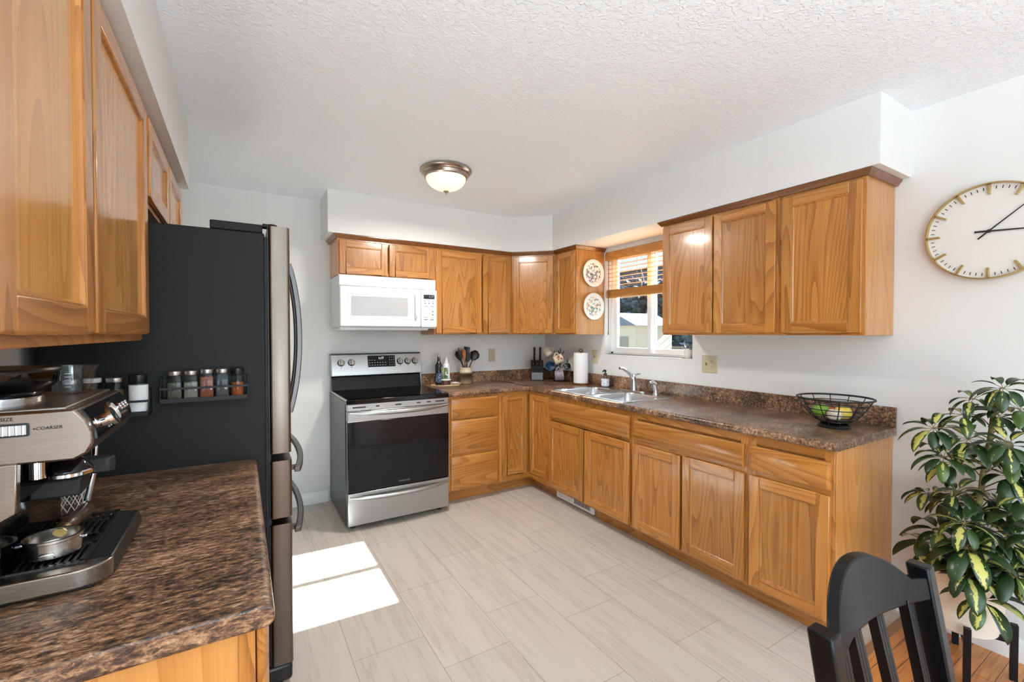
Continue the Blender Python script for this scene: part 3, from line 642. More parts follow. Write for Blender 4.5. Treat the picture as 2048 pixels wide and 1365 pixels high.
for i, t_ in enumerate(range(3)): mb.box(-1.506+i*.033, -1.490+i*.033, -.4112, -.4095, 1.647, 1.651); mb.box(-1.503+i*.033, -1.493+i*.033, -.4112, -.4095, 1.628, 1.636)
for z in (1.605, 1.512): mb.box(-1.510, -1.474, -.4112, -.4095, z, z+.003); mb.box(-1.456, -1.420, -.4112, -.4095, z, z+.003)
mb.box(-1.508, -1.474, -.4112, -.4095, 1.494, 1.500); mb.box(-1.456, -1.424, -.4112, -.4095, 1.494, 1.500)
for z in (1.560, 1.532): mb.box(-1.440, -1.428, -.4112, -.4095, z, z+.010)
mb.build('key_print', KEYINK, p, smooth=0)
for i, ch in enumerate('123456789'):
    text_mesh('keypad_digit', ch, .013, frame_M((-1.504 + (i % 3)*.024, -.4105, 1.585 - (i//3)*.017), (1, 0, 0), (0, 0, 1)), KEYINK, p, .0003)
text_mesh('keypad_digit', '0', .013, frame_M((-1.480, -.4105, 1.531), (1, 0, 0), (0, 0, 1)), KEYINK, p, .0003)
# ------------------------------------------------------------------ refrigerator
f = thing('refrigerator', 'dark stainless french door refrigerator on the left side', 'refrigerator', (-3.0, -1.53, 0))
ya, yb = -1.985, -1.075
mb = MB(); mb.box(-3.333, -2.716, ya, yb, .03, 1.762); mb.build('case', CHARCOAL, f, bevel=.005)
mb = MB(); mb.box(-2.716, -2.700, ya+.012, yb-.012, .09, 1.75); mb.build('door_gasket', BLACKM, f)
mb = MB(); mb.box(-2.78, -2.63, ya+.01, yb-.01, .012, .08); mb.build('kick_plate', BLACK, f, bevel=.012)
for y0, y1, hy in ((ya, -1.533, -1.585), (-1.527, yb, -1.475)):
    mb = MB(); mb.prism(rrect(-2.704, -2.630, y0, y1, .012, 4), 'z', .918, 1.792); d = mb.build('door', DARKSTEEL, f, smooth=50)
    mb = MB(); mb.box(-2.7055, -2.7035, y0-.0004, y1, .92, 1.79); mb.build('door_liner', BLACK, d)
    mb = MB(); P = []
    for i in range(21):
        t = i/20; u = 2*t-1; P.append((-2.600 + .042*(1-abs(u)**2.2), hy, 1.01 + .70*t))
    loops = [[(p[0]-.013, p[1]-.012, p[2]), (p[0]+.011, p[1]-.012, p[2]), (p[0]+.011, p[1]+.012, p[2]), (p[0]-.013, p[1]+.012, p[2])] for p in P]
    mb.loft(loops); h = mb.build('handle', HANDLESTEEL, d, bevel=.004)
    mb = MB()
    for t in (.06, .94): mb.box(-2.632, -2.598, hy-.010, hy+.010, 1.01+.7*t-.012, 1.01+.7*t+.012)
    mb.build('handle_mount', HANDLESTEEL, d, bevel=.002)
mb = MB(); mb.box(-2.634, -2.585, -1.600, -1.570, 1.325, 1.36) if False else None
for z0, z1, hz in ((.666, .888, .835), (.088, .640, .590)):
    mb = MB(); mb.prism(rrect(-2.704, -2.628, ya, yb, .012, 4), 'z', z0, z1); d = mb.build('drawer', DARKSTEEL, f, smooth=50)
    mb = MB(); mb.box(-2.7055, -2.7035, ya-.0004, yb, z0+.002, z1-.002); mb.build('door_liner', BLACK, d)
    mb = MB(); L = []
    for i in range(25):
        t = i/24; u = 2*t-1; x = -2.603 + .040*(1-abs(u)**2.2); y = -1.94 + .82*t
        L.append([(x-.014, y, hz-.011), (x+.010, y, hz-.011), (x+.010, y, hz+.011), (x-.014, y, hz+.011)])
    mb.loft(L); mb.build('handle', HANDLESTEEL, d, bevel=.004)
    mb = MB()
    for y in (-1.90, -1.16): mb.box(-2.630, -2.600, y-.012, y+.012, hz-.009, hz+.009)
    mb.build('handle_mount', HANDLESTEEL, d, bevel=.002)
for y0, y1 in ((ya+.002, ya+.075), (yb-.075, yb-.002)):
    mb = MB(); mb.box(-2.888, -2.722, y0, y1, 1.7625, 1.794); h = mb.build('hinge_cover', CHARCOAL, f, bevel=.004)
    mb = MB(); ym = (y0+y1)/2; mb.lathe([(.020, 1.7925), (.020, 1.799), (.016, 1.801)], (-2.690, y0+.022, 0), 16); mb.box(-2.722, -2.688, y0+.004, y0+.040, 1.786, 1.7995); mb.build('hinge_arm', CHARCOAL, h, bevel=.002)
for y in (-1.94, -1.12):
    mb = MB(); mb.lathe([(.022, 0), (.022, .012)], (-2.68, y, 0), 12); mb.lathe([(.022, 0), (.022, .03)], (-3.28, y, 0), 12); mb.build('foot', BLACK, f)
BASKET = mat('polished_steel', (206, 202, 198), .2, 1)
ESTEEL = brushed('warm_brushed_steel', (150, 138, 128), .27, 'x', .06)
# ------------------------------------------------------------------ espresso machine
e = thing('espresso_machine', 'brushed steel espresso machine with bean hopper on the left worktop', 'coffee machine', (-3.18, -2.68, .914))
yn, yf = -2.84, -2.515
mb = MB(); mb.box(-3.355, -3.03, yn+.012, yf, .9145, .930); mb.build('base', BLACKM, e, bevel=.004)
mb = MB(); mb.box(-3.355, -3.150, yn+.015, yf, .930, 1.165); mb.box(-3.355, -3.125, yn+.006, yf-.006, 1.085, 1.16); mb.build('column', BLACKG, e, bevel=.006)
mb = MB(); mb.prism([(-3.355, 1.160), (-3.122, 1.160), (-3.124, 1.075), (-3.165, 1.05), (-3.165, .975), (-3.355, .975)], 'y', yn-.001, yn+.016); mb.build('side_panel', ESTEEL, e, bevel=.002)
# drip tray
mb = MB(); mb.box(-3.165, -3.022, yn+.03, yf-.004, .918, .950); tr = mb.build('drip_tray', BLACKM, e, bevel=.004)
pl = rrect(-3.35, -3.006, yn-.002, yn+.055, .0275, 6)
pl = [p for p in pl]
mb = MB()
o_ = [(-3.35, yn), (-3.06, yn)] + [(-3.06+.053*math.sin(a), yn+.045-.045*math.cos(a)) for a in (PI/12*k for k in range(1, 7))] + [(-3.02, yn+.046), (-3.35, yn+.034)]
mb.prism(o_, 'z', .923, .9565); mb.build('tray_lip', ESTEEL, tr, bevel=.003)
mb = MB(); mb.prism([(-3.05, .9565), (-3.012, .951), (-3.006, .92), (-3.05, .92)], 'y', yn+.046, yf-.002); mb.build('tray_front', BLACK, tr, bevel=.003)
mb = MB()
gz0, gz1 = .955, .9605; ga, gb = -3.158, -3.046
mb.box(ga, ga+.007, yn+.035, yf-.006, gz0, gz1); mb.box(gb-.007, gb, yn+.035, yf-.006, gz0, gz1)
for y in (yn+.035, yn+.122, yn+.178, yn+.262, yf-.014): mb.box(ga, gb, y, y+.008, gz0, gz1)
for i in range(9):
    x = ga + .012 + i*.0112
    if not 5 < i < 8: mb.box(x, x+.0055, yn+.035, yf-.01, gz0, gz1)
    else: mb.box(x, x+.0055, yn+.035, yn+.124, gz0, gz1); mb.box(x, x+.0055, yn+.178, yf-.01, gz0, gz1)
mb.build('drip_grate', BLACK, tr, bevel=.0008)
# head
hp = [(-3.355, 1.163), (-3.052, 1.156), (-3.034, 1.166), (-3.025, 1.184), (-3.027, 1.204), (-3.035, 1.226), (-3.050, 1.247), (-3.355, 1.247)]
mb = MB(); mb.prism(hp, 'y', yn, yf); hd = mb.build('head', ESTEEL, e, bevel=.004, smooth=50)
mb = MB(); mb.box(-3.35, -3.062, yn+.008, yf-.006, 1.246, 1.2515); mb.build('cup_warmer', WHITEG if False else DULLMETAL, hd, bevel=.002)
fp = [(-3.0225, 1.188), (-3.0255, 1.206), (-3.033, 1.226), (-3.044, 1.243)]
mb = MB(); mb.prism(fp + [(-3.052, 1.240), (-3.03, 1.184)], 'y', yn+.022, yf-.008); cp = mb.build('control_panel', BLACKG, hd, bevel=.001)
n_ = Vector((.90, 0, .43)).normalized(); Mc = n_.to_track_quat('Z', 'Y').to_matrix()
def cpt(y, z): 
    t = (z-1.188)/.055; return Vector((-3.0225 - .0215*t*t*.6 - .0215*t*.4, y, z))
mb = MB(); mb.lathe([(.012, 0), (.012, .014), (.018, .015), (.018, .022), (.0, .0225)], cpt(-2.765, 1.212), 24, Mc); mb.build('grind_dial', CHROME, cp, smooth=45)
mb = MB(); mb.lathe([(.023, 0), (.023, .006), (.019, .007), (.019, .003), (.0, .003)], cpt(-2.675, 1.216), 28, Mc); gg = mb.build('pressure_gauge', CHROME, cp, smooth=45)
mb = MB(); mb.lathe([(.018, .003), (.018, .0042)], cpt(-2.675, 1.216), 24, Mc); mb.build('gauge_face', DIAL, gg)
for y in (-2.612, -2.585, -2.558):
    mb = MB(); mb.lathe([(.010, 0), (.010, .004), (.007, .005), (.007, .003), (.0, .003)], cpt(y, 1.218), 20, Mc); mb.build('button', CHROME, cp, smooth=45)
mb = MB(); mb.lathe([(.009, 0), (.009, .004), (.0, .005)], cpt(-2.805, 1.216), 20, Mc); mb.build('button', CHROME, cp, smooth=45)
for y in (-2.735, -2.718, -2.635): 
    mb = MB(); mb.lathe([(.0022, 0), (.0022, .0012)], cpt(y, 1.196), 8, Mc); mb.build('indicator_light', LCDG, cp)
mb = MB(); mb.prism(rrect(-3.185, -3.106, 1.206, 1.229, .003, 2), 'y', yn-.0016, yn+.001); gw = mb.build('grind_size_window', BLACK, hd)
mb = MB(); mb.box(-3.182, -3.110, yn-.0026, yn, 1.2095, 1.2255)
for i in range(9): mb.cyl((-3.178+i*.008, yn-.002, 1.2095), (-3.178+i*.008, yn-.002, 1.2255), .0022, 8)
mb.build('grind_size_wheel', CHROME, gw, smooth=0)
text_mesh('lettering', 'GRIND SIZE', .0085, frame_M((-3.148, yn-.0008, 1.2365), (1, 0, 0), (0, 0, 1)), INKB, hd, .0003)
text_mesh('lettering', '\u25aaCOARSER', .0078, frame_M((-3.084, yn-.0008, 1.2175), (1, 0, 0), (0, 0, 1)), INKB, hd, .0003)
# group head, cradle, steam wand
mb = MB(); mb.lathe([(.018, 1.160), (.018, 1.142), (.026, 1.136), (.036, 1.121), (.037, 1.1135), (.030, 1.1125), (.0, 1.1125)], (-3.082, -2.745, 0), 32); gr = mb.build('group_head', BLACKG, e, smooth=50)
mb = MB(); mb.lathe([(.0362, 1.120), (.0385, 1.118), (.0385, 1.112), (.034, 1.111)], (-3.082, -2.745, 0), 32, cap=False); mb.build('chrome_ring', CHROME, gr)
mb = MB(); mb.cyl((-3.112, -2.79, 1.155), (-3.112, -2.79, 1.12), .012, 16); mb.build('grinder_chute', CHROME, e)
mb = MB(); mb.prism([(-3.15, -2.66), (-3.04, -2.66), (-3.03, -2.65), (-3.035, -2.635), (-3.09, -2.62), (-3.15, -2.62)], 'z', 1.085, 1.118); mb.box(-3.15, -3.075, -2.70, -2.63, 1.055, 1.09); mb.build('portafilter_cradle', BLACKM, e, bevel=.004)
mb = MB(); mb.tube([(-3.10, -2.545, 1.16), (-3.085, -2.545, 1.12), (-3.088, -2.545, 1.06), (-3.10, -2.548, 1.0)], [.007, .006, .0055, .0065], 10); mb.build('steam_wand', CHROME, e, smooth=60)
# hopper
hc = (-3.192, -2.70, 0)
mb = MB(); mb.lathe([(.066, 1.2515), (.066, 1.262), (.058, 1.266)], hc, 36); hop = mb.build('hopper_collar', CHROME, e, smooth=40)
mb = MB(); mb.lathe([(.058, 1.262), (.066, 1.270), (.088, 1.288), (.0885, 1.311), (.0865, 1.311), (.086, 1.289), (.064, 1.272), (.05, 1.264)], hc, 40, cap=False); hb = mb.build('bean_hopper', SMOKE, e, smooth=50)
mb = MB(); mb.lathe([(.05, 1.2645), (.063, 1.274), (.078, 1.286), (.076, 1.289), (.0, 1.292)], hc, 30); mb.build('coffee_beans', spotted('coffee_beans', (20, 12, 8), [(46, 28, 18), (30, 18, 12)], 140, .45), hb)
mb = MB(); mb.lathe([(.0905, 1.309), (.0915, 1.3125), (.089, 1.3165), (.02, 1.3185), (.0, 1.3185)], hc, 40); mb.build('hopper_lid', BLACK, e, smooth=40)
# portafilter lying on the drip tray
pf = thing('portafilter', 'steel portafilter with a dark wooden handle lying on the drip tray', 'portafilter', (-3.105, -2.735, .961))
pc = (-3.104, -2.744, 0)
mb = MB(); mb.lathe([(.032, .9622), (.0405, .966), (.041, .992), (.0425, .9935), (.0425, .998), (.038, .998), (.037, .976), (.0, .973)], pc, 36); mb.build('filter_basket', BASKET, pf, smooth=40)
mb = MB()
for sgn in (-1, 1): mb = MB(); mb.box(pc[0]+sgn*.0445-.004, pc[0]+sgn*.0445+.004, pc[1]-.007, pc[1]+.007, .985, .990); mb.build('lug', CHROME, pf, bevel=.001)
mb = MB(); mb.tube([(pc[0]-.012, pc[1]-.041, .969), (pc[0]-.010, pc[1]-.0435, .976), (pc[0]+.010, pc[1]-.0435, .976), (pc[0]+.012, pc[1]-.041, .969)], .002, 6); mb.build('spring_clip', CHROME, pf, smooth=60)
mb = MB(); mb.tube([(pc[0]-.001, pc[1]+.036, .985), (pc[0]-.001, pc[1]+.05, .9875), (pc[0], pc[1]+.062, .988)], [.011, .013, .0115], 14); mb.build('neck', BRASS, pf, smooth=60)
mb = MB(); mb.tube([(pc[0], pc[1]+.060, .988), (pc[0]+.001, pc[1]+.072, .989), (pc[0]+.003, pc[1]+.095, .988), (pc[0]+.006, pc[1]+.14, .986), (pc[0]+.008, pc[1]+.172, .985), (pc[0]+.0085, pc[1]+.178, .985)], [.010, .0155, .0135, .0145, .0165, .012], 14)
mb.build('handle', mat('dark_walnut', (62, 40, 28), .4, 0, .2), pf, smooth=60)
# glass beaker on the warming tray and patterned tumbler behind the machine
bk = thing('glass_pitcher', 'small clear glass pitcher with a spout on top of the espresso machine', 'pitcher', (-3.112, -2.59, 1.252))
mb = MB(); c = (-3.112, -2.588, 0); n = 36; L = []
for r, z in ((.026, 1.2522), (.0305, 1.2535), (.031, 1.260), (.031, 1.306), (.032, 1.3125), (.0305, 1.312), (.0293, 1.30), (.0293, 1.261), (.024, 1.256)):
    lp = []
    for i in range(n):
        a = 2*PI*i/n; k = max(0, math.cos(a))**14 * max(0, (z-1.290)/.022); rr = r + .014*k
        lp.append((c[0]+rr*math.cos(a), c[1]+rr*math.sin(a), z))
    L.append(lp)
mb.loft(L); mb.build('glass_body', GLASS, bk, smooth=50)
mb = MB()
for i in range(5): mb.prism([(c[0]-.004, 1.268+i*.007), (c[0]+.006 + .004*(i % 2), 1.268+i*.007), (c[0]+.006 + .004*(i % 2), 1.2688+i*.007), (c[0]-.004, 1.2688+i*.007)], 'y', c[1]-.0316, c[1]-.0312)
mb.build('measure_marks', TRIM, bk, smooth=0)
tm = thing('glass_tumbler', 'clear tumbler with a white lattice pattern standing behind the espresso machine', 'glass', (-3.185, -2.335, .914))
c = (-3.185, -2.335, 0)
mb = MB(); mb.lathe([(.028, .9145), (.032, .918), (.037, 1.0), (.0385, 1.02), (.0365, 1.02), (.0345, .96), (.030, .924), (.0, .922)], c, 32); mb.build('glass_body', GLASS, tm, smooth=50)
mb = MB()
for k in range(14):
    for s in (1, -1):
        P = []
        for i in range(9):
            t = i/8; a = 2*PI*k/14 + s*t*.95; r = .0329 + .0042*t; P.append((c[0]+r*math.cos(a), c[1]+r*math.sin(a), .925+.07*t))
        mb.tube(P, .0011, 5)
mb.build('lattice_pattern', CERAM, tm, smooth=0)
# ------------------------------------------------------------------ spice racks on the refrigerator side
yw = -1.9865
def rack(x0, x1, z, label):
    k = thing('spice_rack', label, 'spice rack', ((x0+x1)/2, yw-.03, z), 'magnetic spice racks')
    mb = MB(); mb.box(x0, x1, yw-.062, yw, z-.004, z); mb.box(x0, x1, yw-.062, yw-.060, z-.004, z+.010); mb.box(x0, x1, yw-.002, yw, z-.004, z+.075); mb.build('shelf', BLACKM, k, bevel=.0005)
    for x in (x0, x1-.002):
        mb = MB(); mb.prism([(yw, z-.004), (yw-.062, z-.004), (yw-.062, z+.012), (yw-.03, z+.075), (yw, z+.082)], 'x', x, x+.002); mb.build('end_plate', BLACKM, k)
    mb = MB(); mb.box(x0, x1, yw-.063, yw-.0595, z+.040, z+.047); mb.build('front_bar', BLACKM, k)
    return k
JARLID = mat('silver_jar_lid', (196, 192, 186), .38, 1)
rack(-3.028, -2.774, 1.152, 'black magnetic spice rack nearer the door edge of the refrigerator side')
rack(-3.325, -3.056, 1.117, 'black magnetic spice rack half hidden behind the espresso machine')
def jar(x, z, r, h, content, label, lidm, fill=.8, sq=True, lidh=.014, lab=None, y=None):
    y = yw-.032 if y is None else y
    j = thing('spice_jar', label, 'jar', (x, y, z), 'spice jars on the refrigerator side'); z += .0008
    def outline(q): return rrect(x-q, x+q, y-q, y+q, q*.28 if sq else q*.999, 5)
    mb = MB(); mb.loft([[(a, b, c) for a, b in outline(q)] for q, c in ((r*.94, z), (r, z+.003), (r, z+h-lidh-.010), (r*.86, z+h-lidh-.003), (r*.84, z+h-lidh))]); mb.build('jar_body', JARGLASS, j, smooth=45)
    mb = MB(); q = r*.93; mb.loft([[(a, b, c) for a, b in outline(q)] for c in (z+.003, z+.003+(h-lidh-.014)*fill)]); mb.build('contents', content, j, smooth=30)
    mb = MB(); mb.lathe([(r*.90, z+h-lidh), (r*.92, z+h-lidh+.001), (r*.92, z+h-.001), (r*.88, z+h), (0, z+h)], (x, y, 0), 28); mb.build('lid', lidm, j, smooth=40)
    if lab:
        mb = MB(); q = r*1.012; mb.loft([[(a, b, c) for a, b in outline(q)] for c in (z+.004, z+h*.74)], cap=False); mb.build('paper_label', lab, j, smooth=40)
    return j
SP = lambda n, a, b: spotted(n, a, [b, tuple(int(x*.8) for x in b)], 500, .5, 2, .9)
herb = SP('dried_herbs', (104, 100, 84), (78, 76, 60)); pale = SP('pale_spice', (150, 142, 128), (128, 118, 104)); paprika = SP('paprika', (158, 82, 44), (132, 62, 30)); dark = SP('dark_spice', (92, 88, 88), (70, 66, 66)); chili = SP('chili_flakes', (186, 92, 28), (150, 62, 18)); cumin = SP('brown_spice', (104, 76, 44), (80, 56, 32)); salty = SP('white_salt', (214, 208, 204), (196, 190, 186))
z = 1.1525
jar(-2.990, z, .0212, .100, herb, 'square spice jar of grey-green herbs, leftmost on the rack nearer the door', JARLID)
jar(-2.9445, z, .0212, .100, pale, 'square spice jar of pale powder, second from the left on the rack nearer the door', JARLID)
jar(-2.899, z, .0212, .103, paprika, 'square spice jar of rust-red paprika in the middle of the rack', JARLID, .98)
jar(-2.8535, z, .0212, .103, dark, 'square spice jar half full of a dull spice beside the black-lidded jar', JARLID, .55)
jar(-2.8075, z, .0215, .104, chili, 'round spice jar of orange flakes with a black lid', BLACK, .72, False, .022)
z = 1.1175
jar(-3.0865, z, .0255, .128, salty, 'tall round jar with a white label and black lid behind the espresso machine', BLACK, .9, False, .026, PAPER)
jar(-3.145, z, .025, .121, cumin, 'round jar of brown spice with a silver lid next to the white labelled jar', JARLID, .85, False)
jar(-3.200, z, .024, .122, dark, 'round jar with a white lid between two silver lidded jars', WHITE, .8, False)
jar(-3.250, z, .021, .119, herb, 'round silver-lidded jar furthest left, behind the glass pitcher', JARLID, .8, False)
# ------------------------------------------------------------------ ceiling lamp
l = thing('ceiling_lamp', 'flush mount ceiling lamp with frosted bowl and nickel rim, lit', 'lamp', (-1.632, -1.168, H))
c = (-1.632, -1.168, 0)
mb = MB(); mb.lathe([(.150, H-.0005), (.168, H-.006), (.170, H-.014), (.160, H-.022), (.156, H-.032), (.148, H-.036), (.142, H-.052), (.134, H-.058), (.126, H-.058), (.124, H-.046), (.0, H-.040)], c, 56); mb.build('rim', NICKEL, l, smooth=30)
mb = MB(); P = [(.130*math.cos(a), H-.055-.082*math.sin(a)) for a in (PI/2*k/12 for k in range(13))]
mb.lathe(P, c, 56, cap=False); mb.build('glass_bowl', LAMPGLASS, l, smooth=60)
mb = MB(); mb.lathe([(.004, H-.136), (.017, H-.139), (.019, H-.143), (.012, H-.149), (.005, H-.152), (.006, H-.158), (.003, H-.163), (.0, H-.164)], c, 20); mb.build('finial', NICKEL, l, smooth=40)
# ------------------------------------------------------------------ wall clock
ck = thing('wall_clock', 'large round wall clock with a brass rim and baton markers', 'clock', (-.02, -3.334, 1.826))
cy, cz = -3.334, 1.826; Mw = Vector((-1, 0, 0)).to_track_quat('Z', 'Y').to_matrix()
mb = MB(); mb.lathe([(.200, .001), (.207, .002), (.209, .030), (.2065, .044), (.2025, .045), (.2015, .018)], (0, cy, cz), 96, Mw, cap=False); mb.lathe([(.200, .001), (.2, .0012)], (0, cy, cz), 48, Mw); mb.build('rim', BRASS, ck, smooth=40)
mb = MB(); mb.lathe([(.2018, .006), (.2018, .019), (.0, .019)], (0, cy, cz), 96, Mw); mb.build('dial', DIAL, ck, smooth=30)
def ck_bar(mb, ang, r0, r1, w0, w1, d0, d1):
    a = math.radians(ang); u = Vector((0, -math.sin(a), math.cos(a))); v = Vector((0, -math.cos(a), -math.sin(a))); C = Vector((0, cy, cz))
    q = [C + u*r0 - v*w0, C + u*r0 + v*w0, C + u*r1 + v*w1, C + u*r1 - v*w1]
    mb.loft([[p + Vector((-d, 0, 0)) for p in q] for d in (d0, d1)])
for k in range(12):
    mb = MB(); ck_bar(mb, 30*k, .158, .200, .0035, .0045, .019, .032); mb.build('hour_marker', BRASS, ck, bevel=.0008)
mb = MB()
for k in range(60):
    if k % 5: ck_bar(mb, 6*k, .180, .1925, .0013, .0013, .019, .0202)
mb.build('minute_marks', INKB, ck, smooth=0)
mb = MB(); ck_bar(mb, 94, -.045, .125, .0042, .0025, .023, .0245); mb.build('hour_hand', BLACKM, ck)
mb = MB(); ck_bar(mb, 48, -.045, .175, .003, .0015, .026, .0275); mb.build('minute_hand', BLACKM, ck)
mb = MB(); mb.lathe([(.007, .019), (.007, .029), (0, .0295)], (0, cy, cz), 16, Mw); mb.build('hub', BLACKM, ck)
# ------------------------------------------------------------------ outlets
def outlet(name, F, u, z, w, h, kinds, label, cat):
    t = thing(name, label, cat, F(u, 0, z), 'beige wall plates')
    mb = MB(); lo = [F(u-w/2, 0.0005, z-h/2), F(u+w/2, .0005, z-h/2), F(u+w/2, .0005, z+h/2), F(u-w/2, .0005, z+h/2)]; e_ = .004
    hi = [F(u-w/2+e_, .007, z-h/2+e_), F(u+w/2-e_, .007, z-h/2+e_), F(u+w/2-e_, .007, z+h/2-e_), F(u-w/2+e_, .007, z+h/2-e_)]
    mb.loft([lo, hi]); mb.build('cover_plate', CREAMPLATE, t, bevel=.001)
    for i, kd in enumerate(kinds):
        cu = u + (i-(len(kinds)-1)/2)*.046
        if kd == 'o':
            for dz in (.021, -.021):
                mb = MB(); mb.fbox(F, cu-.0165, cu+.0165, .006, .0085, z+dz-.014, z+dz+.014); s = mb.build('socket', CREAMPLATE, t, bevel=.002)
                mb = MB(); mb.fbox(F, cu-.0075, cu-.0055, .0075, .0088, z+dz-.002, z+dz+.007); mb.fbox(F, cu+.0055, cu+.0075, .0075, .0088, z+dz-.002, z+dz+.007); mb.fbox(F, cu-.002, cu+.002, .0075, .0088, z+dz-.010, z+dz-.006); mb.build('slot', CREAMDARK, s, smooth=0)
        else:
            mb = MB(); mb.fbox(F, cu-.005, cu+.005, .006, .0085, z-.012, z+.012); mb.fbox(F, cu-.0035, cu+.0035, .007, .018, z-.002, z+.009); mb.build('toggle', mat('tan_toggle', (130, 108, 76), .4), t, bevel=.001)
            mb = MB()
            for dz in (.03, -.03): mb.fbox(F, cu-.0025, cu+.0025, .0065, .0082, z+dz-.0025, z+dz+.0025)
            mb.build('screw', DULLMETAL, t)
FWB = Face((0, 0, 0), (-1, 0, 0), (0, -1, 0)); FWR = Face((0, 0, 0), (0, -1, 0), (-1, 0, 0))
outlet('wall_outlet', FWB, .651, 1.167, .078, .126, 'o', 'beige duplex outlet on the back wall right of the utensil crock', 'outlet')
outlet('light_switch', FWR, .797, 1.167, .078, .126, 's', 'beige light switch plate behind the paper towel roll', 'switch')
outlet('switch_and_outlet', FWR, 1.977, 1.168, .122, .122, 'so', 'beige double plate with switch and outlet below the right wall cabinets', 'outlet')
# ------------------------------------------------------------------ things on the back worktop
ZC = .9142
tray = thing('serving_tray', 'pale wooden hexagonal tray holding bottles beside the stove', 'tray', (-1.205, -.16, ZC))
mb = MB(); hexp = [(-1.205 + .150*math.cos(a), -.158 + .128*math.sin(a)) for a in (PI/3*k for k in range(6))]
hexi = [(-1.205 + .142*math.cos(a), -.158 + .121*math.sin(a)) for a in (PI/3*k for k in range(6))]
TW = oak('pale_tray_wood', 'x', (232, 206, 172), (220, 192, 156), (198, 168, 130), .5)
mb.loft([[(x, y, z) for x, y in q] for q, z in ((hexi, ZC), (hexp, ZC+.004), (hexp, ZC+.014), (hexi, ZC+.014), (hexi, ZC+.006))]); mb.build('tray_body', TW, tray, smooth=25)
zt = ZC + .0065
ob = thing('oil_bottle', 'dark green glass bottle with a pale cap and label, tallest on the tray', 'bottle', (-1.264, -.132, zt))
c = (-1.266, -.126, 0)
mb = MB(); mb.lathe([(.030, zt), (.0335, zt+.004), (.0335, zt+.165), (.030, zt+.182), (.018, zt+.205), (.0135, zt+.215), (.0135, zt+.262)], c, 28); mb.build('glass_body', mat('dark_bottle_glass', (20, 24, 14), .08, 0, .4), ob, smooth=50)
mb = MB(); mb.lathe([(.0155, zt+.252), (.0155, zt+.278), (.013, zt+.282), (0, zt+.282)], c, 20); mb.build('cap', solid('cream_cap', (214, 200, 172), .5), ob)
mb = MB()
def wrap(mb, c, r, a0, a1, z0, z1, n=10):
    P = [[(c[0]+r*math.cos(math.radians(a0+(a1-a0)*i/n)), c[1]+r*math.sin(math.radians(a0+(a1-a0)*i/n)), z) for i in range(n+1)] for z in (z0, z1)]
    mb.loft(P, cap=False, closed=False)
wrap(mb, c, .0339, 215, 325, zt+.07, zt+.158); mb.build('label', spotted('olive_label', (206, 208, 186), [(96, 116, 50), (140, 150, 80)], 38, .52, 2, .6), ob, smooth=60)
sb = thing('sauce_bottle', 'short dark bottle with a blue printed label at the left of the tray', 'bottle', (-1.298, -.185, zt)); c = (-1.296, -.196, 0)
mb = MB(); mb.lathe([(.026, zt), (.029, zt+.004), (.029, zt+.118), (.024, zt+.128), (.021, zt+.134)], c, 24); mb.build('bottle_body', solid('blue_black_glass', (16, 22, 34), .12, coat=.3), sb, smooth=50)
mb = MB(); mb.lathe([(.023, zt+.134), (.023, zt+.165), (.021, zt+.167), (0, zt+.167)], c, 22); mb.build('cap', BLACK, sb)
mb = MB(); wrap(mb, c, .0294, 195, 345, zt+.03, zt+.11); mb.build('label', spotted('blue_label', (34, 58, 88), [(196, 208, 220), (120, 146, 176)], 120, .58, 3, .5), sb, smooth=60)
wb = thing('vinegar_bottle', 'white squeeze bottle with a pointed tip and green leaf print on the tray', 'bottle', (-1.192, -.125, zt)); c = (-1.193, -.126, 0)
mb = MB(); mb.lathe([(.030, zt), (.032, zt+.004), (.032, zt+.158), (.026, zt+.182), (.019, zt+.19)], c, 26); mb.build('bottle_body', spotted('white_print', (232, 234, 238), [(60, 66, 78), (150, 156, 168)], 70, .62, 3, .35), wb, smooth=50)
mb = MB(); mb.lathe([(.0195, zt+.19), (.015, zt+.21), (.008, zt+.235), (.005, zt+.248), (0, zt+.249)], c, 20); mb.build('nozzle', WHITE, wb, smooth=50)
mb = MB(); wrap(mb, c, .0324, 205, 275, zt+.045, zt+.15); mb.build('leaf_print', spotted('leaf_print', (214, 220, 222), [(70, 100, 40), (110, 138, 66)], 30, .47, 2, .4), wb, smooth=60)
bx = thing('salt_box', 'low brown wooden salt box with a pale lid at the front of the tray', 'box', (-1.235, -.225, zt)); c = (-1.238, -.222, 0)
mb = MB(); mb.lathe([(.036, zt), (.045, zt+.008), (.046, zt+.045), (.044, zt+.047), (0, zt+.047)], c, 8); mb.build('box_body', solid('reddish_brown_wood', (84, 48, 34), .4), bx, smooth=20)
mb = MB(); mb.lathe([(.046, zt+.0475), (.047, zt+.052), (.045, zt+.058), (0, zt+.059)], c, 24); mb.build('lid', CERAM, bx)
dd = thing('small_dish', 'tiny white ceramic dish on the right corner of the wooden tray', 'dish', (-1.128, -.178, zt)); c = (-1.130, -.175, 0)
mb = MB(); mb.lathe([(.02, zt), (.032, zt+.006), (.042, zt+.017), (.040, zt+.017), (.03, zt+.009), (0, zt+.005)], c, 28); mb.build('dish_body', CERAM, dd, smooth=50)
